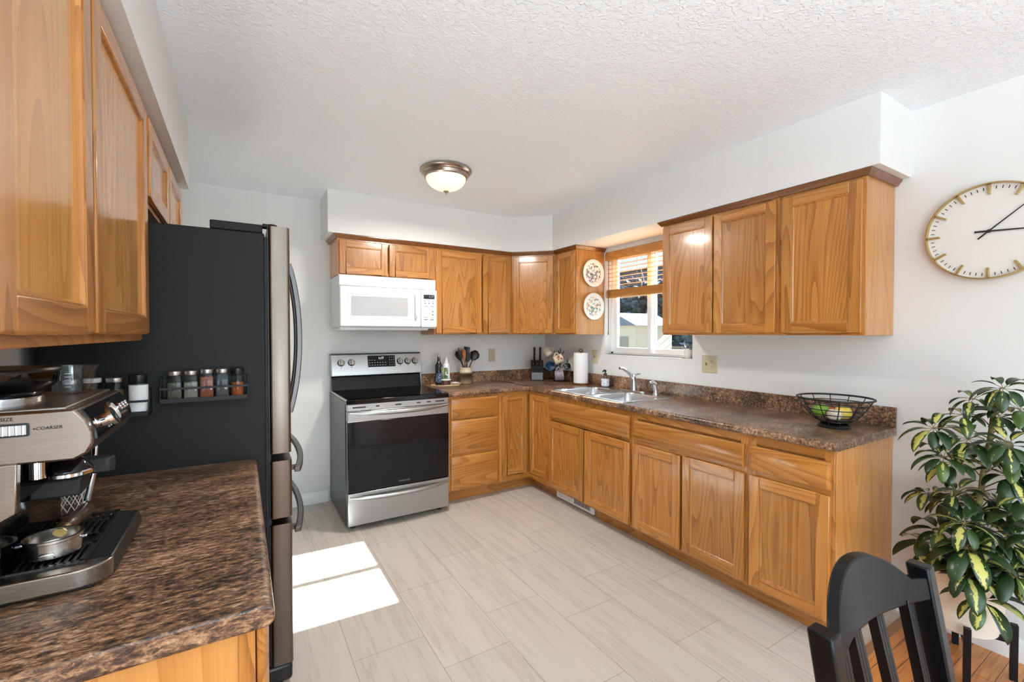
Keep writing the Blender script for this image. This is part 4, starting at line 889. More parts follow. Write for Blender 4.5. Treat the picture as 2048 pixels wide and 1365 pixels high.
# crock with utensils
ck_ = thing('utensil_crock', 'two-tone cream and tan stoneware crock between tray and outlet', 'crock', (-1.00, -.14, ZC)); c = (-1.004, -.14, 0)
mb = MB(); mb.mi = 0; mb.lathe([(.052, ZC), (.060, ZC+.006), (.061, ZC+.092)], c, 36, cap=False); mb._f([v for v in mb.bm.verts if abs(v.co.z-ZC) < 1e-6])
mb.mi = 1; mb.lathe([(.061, ZC+.092), (.060, ZC+.118), (.056, ZC+.130), (.056, ZC+.142), (.060, ZC+.152), (.058, ZC+.155), (.054, ZC+.146), (.055, ZC+.10), (.054, ZC+.015), (0, ZC+.012)], c, 36)
mb.build('crock_body', [solid('tan_stoneware', (142, 122, 98), .35), solid('cream_glaze', (206, 190, 166), .25, coat=.3)], ck_, smooth=45)
def utensil(name, label, cat, base, tip, m, head):
    t = thing(name, label, cat, base, 'utensils in the stoneware crock'); b, p = Vector(base), Vector(tip); d = (p-b)
    mb = MB(); mb.tube([b, b + d*.5, b + d*.72], [.0055, .006, .005], 8); mb.build('handle', m, t, smooth=60)
    mb = MB(); u = d.normalized(); s_ = Vector((.86, -.52, 0)); s_ = (s_ - u*s_.dot(u)).normalized(); n = u.cross(s_)
    a = b + d*.68; L = []
    for f, w, th, off in head:
        q = a + u*(d.length*.32*f); L.append([q + s_*w*math.cos(2*PI*i/14) + n*(th*math.sin(2*PI*i/14) + off) for i in range(14)])
    mb.loft(L); mb.build('head', m, t, smooth=60)
spoonh = [(0, .006, .004, 0), (.2, .020, .006, .002), (.5, .033, .009, .006), (.8, .031, .009, .006), (1, .012, .005, .001)]
flath = [(0, .006, .004, 0), (.15, .022, .004, 0), (.5, .030, .0035, 0), (1, .029, .003, 0)]
woodh = [(0, .008, .006, 0), (.4, .018, .006, 0), (.75, .022, .005, .002), (1, .012, .004, 0)]
UW = oak('utensil_wood', 'z', (150, 98, 58), (128, 78, 42), (100, 58, 30), .5)
zb_ = ZC + .0135
utensil('cooking_spoon', 'black cooking spoon leaning left in the utensil crock', 'spoon', (-.972, -.140, zb_), (-1.096, -.150, 1.222), BLACK, spoonh)
utensil('wooden_spoon', 'brown wooden spoon standing upright at the front of the crock', 'spoon', (-.995, -.158, zb_), (-1.052, -.186, 1.240), UW, woodh)
utensil('wooden_spatula', 'brown wooden spatula just behind the upright wooden spoon', 'spatula', (-.990, -.118, zb_), (-1.052, -.098, 1.250), UW, woodh)
utensil('turner', 'dark slotted turner in the middle of the crock', 'spatula', (-1.006, -.140, zb_), (-.998, -.168, 1.205), BLACKM, flath)
utensil('spatula', 'tall black spatula leaning right in the utensil crock', 'spatula', (-1.022, -.112, zb_), (-.962, -.082, 1.256), BLACK, flath)
utensil('ladle', 'large round black ladle at the right of the utensil crock', 'ladle', (-1.034, -.150, zb_), (-.895, -.138, 1.222), BLACK, [(0, .006, .004, 0), (.15, .028, .012, .004), (.45, .048, .02, .010), (.75, .045, .018, .010), (1, .016, .006, .002)])
# knife block
kb = thing('knife_block', 'black knife block with a grey front plate in the corner of the worktop', 'knife block', (-.26, -.17, ZC))
Mk = Matrix.Rotation(math.radians(-33), 4, 'Z'); O = Vector((-.240, -.200, 0))
def kp(x, y, z): return O + (Mk @ Vector((x*1.25, y*1.25, 0))) + Vector((0, 0, z))
def kprism(mb, pts, a, b): mb.loft([[kp(x, y, z) for y, z in pts] for x in (a, b)])
mb = MB(); kprism(mb, [(-.062, ZC), (-.062, ZC+.085), (-.075, ZC+.13), (-.01, ZC+.205), (.062, ZC+.165), (.062, ZC)], -.05, .05); mb.build('block', BLACKM, kb, bevel=.003)
mb = MB(); kprism(mb, [(-.0635, ZC+.008), (-.0635, ZC+.080), (-.062, ZC+.080), (-.062, ZC+.008)], -.044, .044); mb.build('front_plate', solid('grey_plate', (112, 116, 122), .4), kb, bevel=.001)
def knife(x, y, z, ln, label):
    k = thing('kitchen_knife', label, 'knife', kp(x, y, z), 'knives in the knife block')
    u = Vector((0, -.42, .9)).normalized(); u3 = (Mk @ Vector((u.x, u.y, 0))) + Vector((0, 0, u.z)); s3 = Mk @ Vector((1, 0, 0)); s3 = Vector((s3.x, s3.y, 0)); n3 = u3.cross(s3); b = kp(x, y, z)
    mb = MB(); L = []
    for t, w_, h_ in ((-.01, .010, .011), (.0, .012, .014), (.35, .0115, .012), (.7, .0115, .014), (.95, .013, .017), (1, .010, .012)):
        q = b + u3*(ln*t); L.append([q + s3*w_*math.cos(2*PI*i/12) + n3*h_*math.sin(2*PI*i/12) for i in range(12)])
    mb.loft(L); mb.build('handle', BLACK, k, smooth=60)
    for t in (.35, .62):
        mb = MB(); q = b + u3*ln*t - n3*.0125; q2 = q - n3*.0024; mb.cyl(q, q2, .005, 10); mb.build('rivet', CHROME, k)
    mb = MB(); q = b + u3*(ln-.002); mb.cyl(q, q + u3*.004, .009, 12); mb.build('end_cap', CHROME, k)
knife(-.022, .0, ZC+.208, .135, 'black knife with steel rivets, left of the two tall ones in the block')
knife(.024, .0, ZC+.208, .135, 'black knife with steel rivets, right of the two tall ones in the block')
for i, n_l in enumerate(('leftmost', 'middle', 'rightmost')): knife(-.030+.03*i, -.050, ZC+.155, .05, f'short steak knife in the low front row of the block, {n_l}')
# mug tree and mugs
mt = thing('mug_tree', 'black metal mug tree carrying five mugs in the corner', 'mug tree', (-.100, -.40, ZC)); tx, ty = -.100, -.40
mb = MB(); mb.lathe([(.07, ZC), (.07, ZC+.008), (.03, ZC+.014), (.006, ZC+.016)], (tx, ty, 0), 28); mb.build('base', BLACKIRON, mt)
mb = MB(); mb.tube([(tx, ty, ZC+.01), (tx, ty, 1.225), (tx+.002, ty, 1.235)], .005, 8); mb.build('pole', BLACKIRON, mt)
for a, zz in ((215, 1.20), (262, 1.19), (200, 1.10), (262, 1.06), (232, 1.02), (110, 1.19)):
    mb = MB(); u = Vector((math.cos(math.radians(a)), math.sin(math.radians(a)), 0)); b = Vector((tx, ty, zz-.02)); mb.tube([b, b+u*.04+Vector((0, 0, .012)), b+u*.075+Vector((0, 0, .04))], .0038, 6); mb.build('hook', BLACKIRON, mt, smooth=60)
def mug(cx, cy_, cz_, axis, r, h, m, label, m_in=None, hang=None):
    t = thing('mug', label, 'mug', (cx, cy_, cz_), 'mugs on the mug tree')
    M = Vector(axis).normalized().to_track_quat('Z', 'Y').to_matrix()
    mb = MB(); mb.mi = 0; mb.lathe([(.0, 0), (r*.8, 0), (r*.94, .006), (r, h*.5), (r*1.02, h)], (cx, cy_, cz_), 28, M, cap=False)
    mb.mi = 1; mb.lathe([(r*1.02, h), (r*.95, h), (r*.92, h*.5), (r*.86, .012), (0, .009)], (cx, cy_, cz_), 28, M, cap=False); mb.build('mug_body', [m, m_in or m], t, smooth=50)
    hd_ = M.inverted() @ Vector(hang or (0, 0, 1)); hd_.z = 0; hd_.normalize(); side = hd_
    P = [Vector((cx, cy_, cz_)) + M @ (side*(r*.95 + .03*math.sin(PI*i/10)) + Vector((0, 0, h*(.2 + .6*i/10)))) for i in range(11)]
    mb = MB(); mb.tube(P, .0055, 8); mb.build('handle', m, t, smooth=60)
mug(-.118, -.262, 1.022, (-.55, -.72, .42), .048, .095, solid('slate_blue_glaze', (72, 106, 134), .25, coat=.3), 'slate blue mug whose open mouth faces the room', solid('deep_blue_glaze', (40, 84, 122), .25, coat=.3), (1, -.5, .3))
mug(-.205, -.440, 1.118, (.77, -.47, .36), .044, .088, spotted('cream_picture_print', (230, 214, 190), [(206, 140, 74), (150, 84, 50), (240, 200, 150)], 26, .55, 2, .3), 'cream mug with an orange picture print, tilted at the top right', CERAM, (.2, .5, 1))
mug(-.185, -.350, 1.165, (-.2, .42, .6), .040, .080, solid('cream_stone', (196, 186, 164), .3), 'plain cream mug at the back top left of the mug tree', CERAM, (.5, -.6, .4))
mug(-.110, -.525, 1.070, (-.6, -.75, .05), .032, .060, solid('dark_green_glaze', (38, 48, 52), .25, coat=.3), 'small dark mug on the right of the mug tree', BLACKG, (.2, .2, 1))
mug(-.205, -.455, .976, (.74, -.62, .12), .050, .082, spotted('lavender_grey_print', (148, 136, 150), [(190, 184, 196), (112, 104, 128)], 40, .55, 2, .3), 'lavender grey patterned mug hanging lowest on the mug tree', CERAM, (0, .2, 1))
# paper towel
pt = thing('paper_towel_holder', 'dark stand holding the paper towel roll', 'paper towel holder', (-.115, -.745, ZC)); px_, py_ = -.118, -.735
mb = MB(); mb.lathe([(.078, ZC), (.08, ZC+.004), (.08, ZC+.012), (.076, ZC+.015), (0, ZC+.015)], (px_, py_, 0), 32); mb.build('base', OAKD, pt)
mb = MB(); mb.cyl((px_, py_, ZC+.014), (px_, py_, 1.222), .007, 10); mb.build('rod', BLACKIRON, pt)
mb = MB(); mb.tube([(px_+.014*math.cos(a)*.86, py_-.014*math.cos(a)*.6, 1.222 + .018*math.sin(a)) for a in (PI*(i/12*1.4-.2) for i in range(13))], .004, 8); mb.build('loop', BLACKIRON, pt, smooth=60)
rl = thing('paper_towel_roll', 'white paper towel roll standing beside the sink', 'paper towel', (px_, py_, ZC+.016))
mb = MB(); P = []
for i in range(49): a = math.radians(200) + 2*PI*i/48*.985; rr = .064 + .0035*i/48; P.append((px_+rr*math.cos(a), py_+rr*math.sin(a)))
P += [(px_+.0615*math.cos(math.radians(198)), py_+.0615*math.sin(math.radians(198)))]
Q = [(px_+.0205*math.cos(math.radians(200) + 2*PI*i/48*.985), py_+.0205*math.sin(math.radians(200) + 2*PI*i/48*.985)) for i in range(49)] + [(px_+.0205*math.cos(math.radians(198)), py_+.0205*math.sin(math.radians(198)))]
mb.loft([[(x, y, z) for x, y in R_] for R_, z in ((Q, ZC+.0165), (P, ZC+.0165), (P, 1.206), (Q, 1.206), (Q, ZC+.0165))], cap=False); mb.build('roll', PAPER, rl, smooth=30)
mb = MB(); mb.lathe([(.0205, 1.2055), (.0205, 1.2068), (.0175, 1.2068), (.0175, 1.2055)], (px_, py_, 0), 24, cap=False); mb.build('core', solid('cardboard', (160, 132, 98), .9), rl)
# soap bottle
sp_ = thing('soap_bottle', 'clear hand soap bottle with black pump and white label behind the sink', 'soap bottle', (-.092, -1.03, .919)); sx_, sy_ = -.092, -1.03; zs_ = .9190
mb = MB(); mb.loft([[(x, y, z) for x, y in rrect(sx_-a, sx_+a, sy_-b, sy_+b, min(a, b)*.6, 5)] for a, b, z in ((.020, .028, zs_), (.023, .032, zs_+.004), (.023, .031, zs_+.075), (.016, .02, zs_+.098), (.012, .013, zs_+.104))]); mb.build('bottle_body', JARGLASS, sp_, smooth=50)
mb = MB(); mb.loft([[(x, y, z) for x, y in rrect(sx_-.020, sx_+.020, sy_-.028, sy_+.028, .013, 5)] for z in (zs_+.005, zs_+.06)]); mb.build('soap', solid('clear_soap', (196, 206, 210), .3), sp_, smooth=50)
mb = MB(); mb.loft([[(x, y, z) for x, y in rrect(sx_-.0236, sx_+.0236, sy_-.0325, sy_+.0325, .0138, 5)] for z in (zs_+.012, zs_+.072)], cap=False); mb.build('label', spotted('soap_label', (222, 226, 232), [(150, 160, 176), (190, 196, 208)], 90, .58, 3, .5), sp_, smooth=50)
mb = MB(); mb.lathe([(.0145, zs_+.102), (.0145, zs_+.118), (.006, zs_+.121), (.005, zs_+.136)], (sx_, sy_, 0), 18); mb.tube([(sx_+.006, sy_, zs_+.138), (sx_-.008, sy_, zs_+.142), (sx_-.03, sy_-.006, zs_+.140), (sx_-.036, sy_-.007, zs_+.132)], [.009, .0105, .006, .005], 10); mb.build('pump', BLACK, sp_, smooth=50)
# fruit basket
fb = thing('fruit_basket', 'black wire fruit basket at the end of the right worktop', 'basket', (-.26, -2.855, ZC)); bx_, by_ = -.255, -2.852
def circ(r, z, n=48): return [(bx_+r*math.cos(2*PI*i/n), by_+r*math.sin(2*PI*i/n), z) for i in range(n)]
def brad(z): t = (z-.945)/.115; return .062 + .098*max(0, t)**.62
mb = MB(); mb.tube(circ(.160, 1.060), .005, 8, True); mb.build('rim_wire', BLACKIRON, fb, smooth=60)
for z in (1.036, 1.010, .985, .962):
    mb = MB(); mb.tube(circ(brad(z), z), .0026, 6, True); mb.build('ring_wire', BLACKIRON, fb, smooth=60)
for k in range(12):
    a = 2*PI*k/12; mb = MB(); mb.tube([(bx_+brad(z)*math.cos(a), by_+brad(z)*math.sin(a), z) for z in (.945, .955, .97, .985, 1.01, 1.036, 1.060)], .0024, 6); mb.build('rib_wire', BLACKIRON, fb, smooth=60)
mb = MB(); mb.lathe([(.064, .943), (.064, .947), (.0, .947)], (bx_, by_, 0), 32); mb.build('bottom_plate', BLACKIRON, fb)
mb = MB(); mb.lathe([(.070, ZC), (.072, ZC+.006), (.060, ZC+.018), (.052, ZC+.018)], (bx_, by_, 0), 36, cap=False); mb.tube(circ(.066, ZC+.0045), .0045, 6, True)
for k in range(8): a = 2*PI*k/8; mb.cyl((bx_+.058*math.cos(a), by_+.058*math.sin(a), ZC+.016), (bx_+.06*math.cos(a), by_+.06*math.sin(a), .945), .0022, 6)
mb.build('foot_ring', BLACKIRON, fb, smooth=50)
fg = 'fruit in the wire basket'
def fruit(name, label, cat, c, r, m, stem=True, sq=1.0):
    t = thing(name, label, cat, (c[0], c[1], c[2]-r), fg); L = []
    for j in range(15):
        a = PI*j/14; rr = r*math.sin(a)*(1+.05*math.sin(a)); z = -r*math.cos(a)*sq
        if j < 3: z += .010*(1-j/3)
        if j > 11: z -= .012*(j-11)/3
        L.append([(c[0]+max(rr, .0005)*math.cos(2*PI*i/22), c[1]+max(rr, .0005)*math.sin(2*PI*i/22), c[2]+z) for i in range(22)])
    mb = MB(); mb.loft(L); mb.build('flesh', m, t, smooth=70)
    if stem: mb = MB(); mb.tube([(c[0], c[1], c[2]+r*sq-.014), (c[0]+.002, c[1]+.001, c[2]+r*sq+.006)], .0015, 6); mb.build('stem', solid('stem_brown', (70, 50, 30), .8), t)
fruit('green_apple', 'bright green apple at the left of the basket', 'apple', (bx_-.040, by_+.046, .996), .036, spotted('green_apple_skin', (112, 150, 40), [(130, 166, 58), (100, 140, 34)], 60, .5, 2, .3))
fruit('pale_onion', 'pale white onion in front of the green apple', 'onion', (bx_-.052, by_-.022, .984), .031, spotted('onion_skin', (224, 212, 190), [(232, 222, 204), (212, 196, 170)], 50, .5, 2, .4))
fruit('yellow_apple', 'yellow apple in the middle of the basket', 'apple', (bx_+.018, by_-.030, .989), .036, spotted('yellow_apple_skin', (222, 190, 72), [(230, 204, 96), (212, 176, 58)], 60, .5, 2, .3))
fruit('red_apple', 'small reddish apple at the right of the basket, half hidden', 'apple', (bx_+.056, by_+.03, .985), .030, spotted('red_apple_skin', (160, 74, 44), [(196, 128, 70), (140, 52, 36)], 50, .5, 2, .3))
# ------------------------------------------------------------------ plates hung on the cabinet side
def plate(cx, cz, r, m, label):
    t = thing('decorative_plate', label, 'plate', (cx, -.925, cz), 'decorative plates on the cabinet side'); M = Vector((0, -1, 0)).to_track_quat('Z', 'Y').to_matrix()
    mb = MB(); mb.mi = 0; mb.lathe([(r*.55, .002), (r*.6, .003), (r, .017), (r*1.005, .0185), (r*.985, .0195), (r*.72, .0105)], (cx, -.914, cz), 56, M, cap=False)
    mb.mi = 1; mb.lathe([(r*.72, .0105), (r*.66, .0075), (0, .0072)], (cx, -.914, cz), 56, M, cap=False); mb.mi = 0; mb.lathe([(r*.55, .0022), (r*.5, .0018), (0, .0018)], (cx, -.914, cz), 30, M, cap=False); mb.build('plate_body', [spotted('plate_rim_'+label[:5], (238, 234, 226), [(222, 206, 190), (206, 212, 220)], 45, .63, 2, .2), m], t, smooth=50)
    mb = MB(); mb.tube([(cx, -.916, cz+r*.9), (cx, -.927, cz+r*1.06), (cx, -.936, cz+r*1.01), (cx, -.936, cz+r*.97)], .0015, 6); mb.build('hanger', BRASS, t)
plate(-.140, 1.914, .120, spotted('plate_red_scene', (232, 228, 220), [(88, 96, 96), (150, 80, 66), (112, 140, 150), (86, 58, 50), (170, 170, 150)], 42, .5, 3, .2), 'upper decorative plate with a reddish central picture')
plate(-.135, 1.622, .118, spotted('plate_blue_scene', (234, 232, 226), [(96, 130, 170), (220, 160, 84), (110, 150, 140), (70, 96, 130), (214, 176, 120)], 42, .5, 3, .2), 'lower decorative plate with a blue and orange central picture')
# ------------------------------------------------------------------ blind
bl = thing('window_blind', 'wooden blind half raised in the window above the sink', 'blind', (.03, -1.38, 2.05)); ba, bb = -1.825, -.935
BW = oak('blind_wood', 'y', (206, 152, 90), (190, 132, 70), (156, 100, 46), .4)
mb = MB(); mb.box(.002, .062, ba, bb, 2.058, 2.104); mb.build('headrail', BW, bl, bevel=.003)
mb = MB(); mb.box(-.010, .002, ba-.004, bb+.004, 2.030, 2.086); mb.build('valance', BW, bl, bevel=.004)
for i in range(7):
    z = 2.025 - i*.036; mb = MB(); mb.prism([(.010, z), (.030, z+.0014), (.050, z), (.050, z+.0016), (.030, z+.003), (.010, z+.0016)], 'y', ba+.004, bb-.004); mb.build('slat', BW, bl, smooth=30)
for i in range(13):
    z = 1.716 + i*.0042; mb = MB(); mb.box(.006+.0008*(i % 3), .056, ba+.004, bb-.004, z, z+.0031); mb.build('stacked_slat', BW, bl)
mb = MB(); mb.box(.004, .058, ba+.003, bb-.003, 1.698, 1.715); mb.build('bottom_rail', BW, bl, bevel=.003)
for y in (-1.02, -1.30, -1.58, -1.76):
    for x in (.004, .058):
        mb = MB(); mb.cyl((x, y, 1.702), (x, y, 2.06), .0012, 6); mb.build('ladder_cord', solid('tan_cord', (196, 160, 110), .8), bl)
mb = MB(); mb.cyl((-.014, -.985, 2.035), (-.016, -.985, 1.40), .0035, 8); mb.cyl((-.0165, -.985, 1.40), (-.0165, -.985, 1.37), .005, 8); mb.build('tilt_wand', OAKD, bl)
# window sill plant
wp = thing('potted_sill_plant', 'tiny spiky plant in a white pot on the window sill', 'plant', (.04, -1.772, 1.2)); c = (.040, -1.772, 0)
mb = MB(); mb.lathe([(.026, 1.2005), (.034, 1.268), (.0355, 1.272), (.0325, 1.272), (.031, 1.262), (0, 1.261)], c, 28); mb.build('pot', CERAM, wp, smooth=40)
mb = MB(); mb.box(c[0]-.03, c[0]-.027, -1.782, -1.766, 1.252, 1.256); mb.build('pot_mark', BLACKM, wp)
rnd = random.Random(5); mb = MB()
for i in range(60):
    a = rnd.random()*2*PI; r = .032*math.sqrt(rnd.random()); p = Vector((c[0]+r*math.cos(a), c[1]+r*math.sin(a), 1.264)); mb.ball(p + Vector((0, 0, rnd.random()*.012)), (.005, .005, .004), 6, 4)
mb.build('moss', spotted('dark_moss', (44, 44, 34), [(70, 70, 52), (30, 28, 24)], 200, .5, 2, .9), wp)
mb = MB()
for i in range(26):
    a = rnd.random()*2*PI; s = .3 + .7*rnd.random(); d = Vector((math.cos(a)*s*.55, math.sin(a)*s*.55, 1)).normalized(); b = Vector((c[0], c[1], 1.264)) + Vector((math.cos(a), math.sin(a), 0))*.012*s; ln = .03 + .035*rnd.random(); q = d.cross(Vector((0, 0, 1))).normalized()*.0035
    mb.loft([[b-q, b+q], [b+d*ln*.5-q*1.1, b+d*ln*.5+q*1.1], [b+d*ln-q*.05, b+d*ln+q*.05]], cap=False, closed=False)
mb.build('leaves', spotted('sage_leaf', (98, 108, 100), [(140, 132, 160), (84, 100, 84)], 60, .5, 2, .6), wp, smooth=0)
# ------------------------------------------------------------------ potted schefflera on its stand
HUBS = [(-0.351, -3.448, 1.176), (-0.262, -3.348, 1.117), (-0.313, -3.33, 1.056), (-0.245, -3.415, 1.061), (-0.239, -3.47, 1.09), (-0.401, -3.267, 0.998), (-0.416, -3.302, 0.892), (-0.177, -3.345, 0.906), (-0.345, -3.355, 0.964), (-0.352, -3.311, 0.861), (-0.131, -3.45, 0.856), (-0.284, -3.448, 0.835), (-0.177, -3.201, 0.671), (-0.282, -3.309, 0.726), (-0.235, -3.446, 0.895), (-0.376, -3.469, 0.973), (-0.236, -3.281, 0.677), (-0.4, -3.359, 0.644), (-0.268, -3.252, 0.548), (-0.4, -3.368, 0.55), (-0.225, -3.247, 0.432), (-0.4, -3.375, 0.455), (-0.2, -3.456, 0.667), (-0.249, -3.45, 0.573), (-0.333, -3.474, 0.488), (-0.4, -3.414, 0.374), (-0.169, -3.477, 0.42), (-0.283, -3.398, 0.607), (-0.212, -3.354, 0.652), (-0.165, -3.18, 0.44), (-0.213, -3.516, 1.038), (-0.153, -3.525, 0.82), (-0.305, -3.545, 0.632), (-0.188, -3.509, 0.493), (-0.291, -3.51, 0.765), (-0.149, -3.392, 0.7), (-0.165, -3.391, 0.475)]
STEM = [(-0.24, -3.344, 0.288), (-0.24, -3.349, 0.477), (-0.24, -3.362, 0.646), (-0.24, -3.371, 0.751), (-0.24, -3.378, 0.845), (-0.24, -3.393, 0.959), (-0.24, -3.4, 1.05), (-0.24, -3.412, 1.131)]
def leafmat():
    m, t, b = newmat('variegated_leaf'); uv = t.nodes.new('ShaderNodeUVMap'); uv.uv_map = 'UVMap'; rv = t.nodes.new('ShaderNodeUVMap'); rv.uv_map = 'leafrand'
    sx = t.nodes.new('ShaderNodeSeparateXYZ'); t.links.new(uv.outputs[0], sx.inputs[0]); sr = t.nodes.new('ShaderNodeSeparateXYZ'); t.links.new(rv.outputs[0], sr.inputs[0])
    cmb = t.nodes.new('ShaderNodeCombineXYZ'); t.links.new(math_n(t, 'MULTIPLY', sx.outputs['X'], 3.0), cmb.inputs[0]); t.links.new(math_n(t, 'MULTIPLY', sx.outputs['Y'], 4.0), cmb.inputs[1]); t.links.new(math_n(t, 'MULTIPLY', sr.outputs['X'], 91), cmb.inputs[2])
    nz = t.nodes.new('ShaderNodeTexNoise'); nz.inputs['Scale'].default_value = 1.4; nz.inputs['Detail'].default_value = 4; nz.inputs['Roughness'].default_value = .65; t.links.new(cmb.outputs[0], nz.inputs['Vector'])
    ac = math_n(t, 'ABSOLUTE', math_n(t, 'SUBTRACT', sx.outputs['X'], .5))
    v = math_n(t, 'ADD', math_n(t, 'MULTIPLY', ac, 1.7), math_n(t, 'MULTIPLY', math_n(t, 'SUBTRACT', nz.outputs['Fac'], .5), 1.5))
    v = math_n(t, 'ADD', v, math_n(t, 'MULTIPLY', sx.outputs['Y'], .35))
    lim = math_n(t, 'SUBTRACT', math_n(t, 'MULTIPLY', sr.outputs['X'], 1.0), .32)
    f = math_n(t, 'LESS_THAN', v, lim)
    mx = t.nodes.new('ShaderNodeMixRGB'); t.links.new(f, mx.inputs[0])
    g = ramp(t, [(0, (30, 50, 24)), (.6, (44, 66, 30)), (1, (70, 92, 38))]); t.links.new(sr.outputs['Y'], g.inputs[0]); t.links.new(g.outputs[0], mx.inputs[1]); mx.inputs[2].default_value = (*lin((190, 184, 96)), 1)
    t.links.new(mx.outputs[0], b.inputs['Base Color']); b.inputs['Roughness'].default_value = .3; b.inputs['Subsurface Weight'].default_value = 0
    return m
LEAF = leafmat(); STEMM = spotted('green_brown_stem', (112, 110, 58), [(140, 136, 80), (84, 80, 44)], 60, .5, 2, .6); PETM = solid('petiole_brown', (116, 100, 60), .6)
pl_ = thing('potted_plant', 'large variegated umbrella plant in a cream woven-look pot by the right wall', 'plant', (-.225, -3.315, .165))
PC = (-.225, -3.315)
mb = MB(); mb.lathe([(.098, .166), (.108, .172), (.124, .28), (.132, .40), (.134, .405), (.128, .405), (.122, .385), (0, .384)], (PC[0], PC[1], 0), 48)
def potmat():
    m, t, b = newmat('cream_ribbed_pot'); b.inputs['Base Color'].default_value = (*lin((222, 212, 196)), 1); b.inputs['Roughness'].default_value = .75
    tc = t.nodes.new('ShaderNodeTexCoord'); mp = t.nodes.new('ShaderNodeMapping'); mp.inputs['Scale'].default_value = (14, 14, 170); t.links.new(tc.outputs['Object'], mp.inputs['Vector'])
    nz = t.nodes.new('ShaderNodeTexNoise'); nz.inputs['Scale'].default_value = 1; nz.inputs['Detail'].default_value = 2; t.links.new(mp.outputs[0], nz.inputs['Vector'])
    bp = t.nodes.new('ShaderNodeBump'); bp.inputs['Strength'].default_value = .5; bp.inputs['Distance'].default_value = .003; t.links.new(nz.outputs['Fac'], bp.inputs['Height']); t.links.new(bp.outputs[0], b.inputs['Normal']); return m
mb.build('pot', potmat(), pl_, smooth=50)
mb = MB(); mb.lathe([(.124, .384), (.122, .392), (0, .396)], (PC[0], PC[1], 0), 24); mb.build('soil', spotted('potting_soil', (40, 30, 22), [(60, 46, 34), (28, 20, 14)], 160, .5, 3, .95), pl_)
SP3 = [Vector((PC[0]+.0, PC[1]-.02, .39))] + [Vector(p) for p in STEM[1:]]
mb = MB(); mb.tube(SP3, [.011, .011, .0105, .010, .0095, .009, .008, .006], 10)
S2 = [Vector((PC[0]-.03, PC[1]+.01, .39)), Vector((-.28, -3.31, .50)), Vector((-.30, -3.30, .62)), Vector((-.31, -3.30, .74))]; mb.tube(S2, [.007, .007, .006, .004], 8); mb.build('stem', STEMM, pl_, smooth=60)
rnd = random.Random(11)
def stem_at(z):
    for a, b in zip(SP3, SP3[1:]):
        if a.z <= z <= b.z: return a.lerp(b, (z-a.z)/(b.z-a.z))
    return SP3[0].copy() if z < SP3[0].z else SP3[-1].copy()
mp_ = MB(); ml = MB(); uvl = ml.bm.loops.layers.uv.new('UVMap'); rvl = ml.bm.loops.layers.uv.new('leafrand')
def leaflet(base, d, ln, wd, droop, fold):
    side = d.cross(Vector((0, 0, 1)));
    if side.length < .05: side = Vector((1, 0, 0))
    side.normalize(); N = 8; rows = []; p = base.copy(); dd = d.normalized(); rx, ry = rnd.random(), rnd.random()
    for i in range(N+1):
        t = i/N; w_ = wd*(math.sin(PI*min(1, t**.8*.97+.015))**.75)*(.75+.35*t)*.5 if 0 < i < N else .0012
        up = side.cross(dd).normalized()
        rows.append([p - side*w_ + up*w_*fold, p, p + side*w_ + up*w_*fold]); 
        p = p + dd*(ln/N); dd = (dd + Vector((0, 0, -droop/N))).normalized()
    V = [[ml.bm.verts.new(q) for q in r_] for r_ in rows]
    for i in range(N):
        for k in range(2):
            f = ml.bm.faces.new((V[i][k], V[i][k+1], V[i+1][k+1], V[i+1][k])); f.smooth = True
            for lp, (uu, vv) in zip(f.loops, ((k/2, i/N), ((k+1)/2, i/N), ((k+1)/2, (i+1)/N), (k/2, (i+1)/N))): lp[uvl].uv = (uu, vv); lp[rvl].uv = (rx, ry)
for hi_, h in enumerate(HUBS):
    h = Vector(h); s0 = stem_at(min(max(h.z - .02 - .05*rnd.random(), .42), 1.12)); mid = s0.lerp(h, .55) + Vector((0, 0, .022))
    mp_.tube([s0, s0.lerp(mid, .5) + Vector((0, 0, .008)), mid, mid.lerp(h, .6) + Vector((0, 0, .003)), h], [.0024, .0022, .002, .0018, .0022], 6)
    out = Vector((h.x - s0.x, h.y - s0.y, 0)); out = out.normalized() if out.length > .01 else Vector((-1, 0, 0))
    axis = (Vector((0, 0, 1)) + out*.55 + Vector((-.45, -.15, 0))).normalized()
    ex = axis.cross(Vector((0, 0, 1))); ex = ex.normalized() if ex.length > .05 else Vector((1, 0, 0)); ey = axis.cross(ex)
    nl = rnd.choice((7, 8, 8, 9)); a0 = rnd.random()*2*PI; big = 1.0 + .22*(h.z < .6) - .12*(h.z > 1.0)
    for k in range(nl):
        a = a0 + 2*PI*k/nl + rnd.uniform(-.15, .15); d = (ex*math.cos(a) + ey*math.sin(a) + axis*rnd.uniform(.0, .35)).normalized()
        ln = big*rnd.uniform(.082, .118); pet = .018*rnd.uniform(.8, 1.3); b_ = h + d*pet
        if b_.x + d.x*ln > -.012: ln = max(.03, (-.014 - b_.x)/max(d.x, .05)); 
        mp_.tube([h, h + d*pet*.5 + Vector((0, 0, .001)), b_], .0011, 5)
        leaflet(b_, d, ln, ln*rnd.uniform(.40, .5), rnd.uniform(1.0, 2.0), rnd.uniform(.15, .45))
mp_.build('petioles', PETM, pl_, smooth=60); fo = ml.build('foliage', LEAF, pl_, smooth=0, weld=False)
for p in fo.data.polygons: p.use_smooth = True
md = fo.modifiers.new('thickness', 'SOLIDIFY'); md.thickness = .0006
for vtx in fo.data.vertices:
    if vtx.co.x + WO['potted_plant'].x > -.008: vtx.co.x = -.008 - WO['potted_plant'].x - .001*((vtx.index % 7)/7)
ps = thing('plant_stand', 'black wooden plant stand under the umbrella plant', 'plant stand', (PC[0], PC[1], 0))
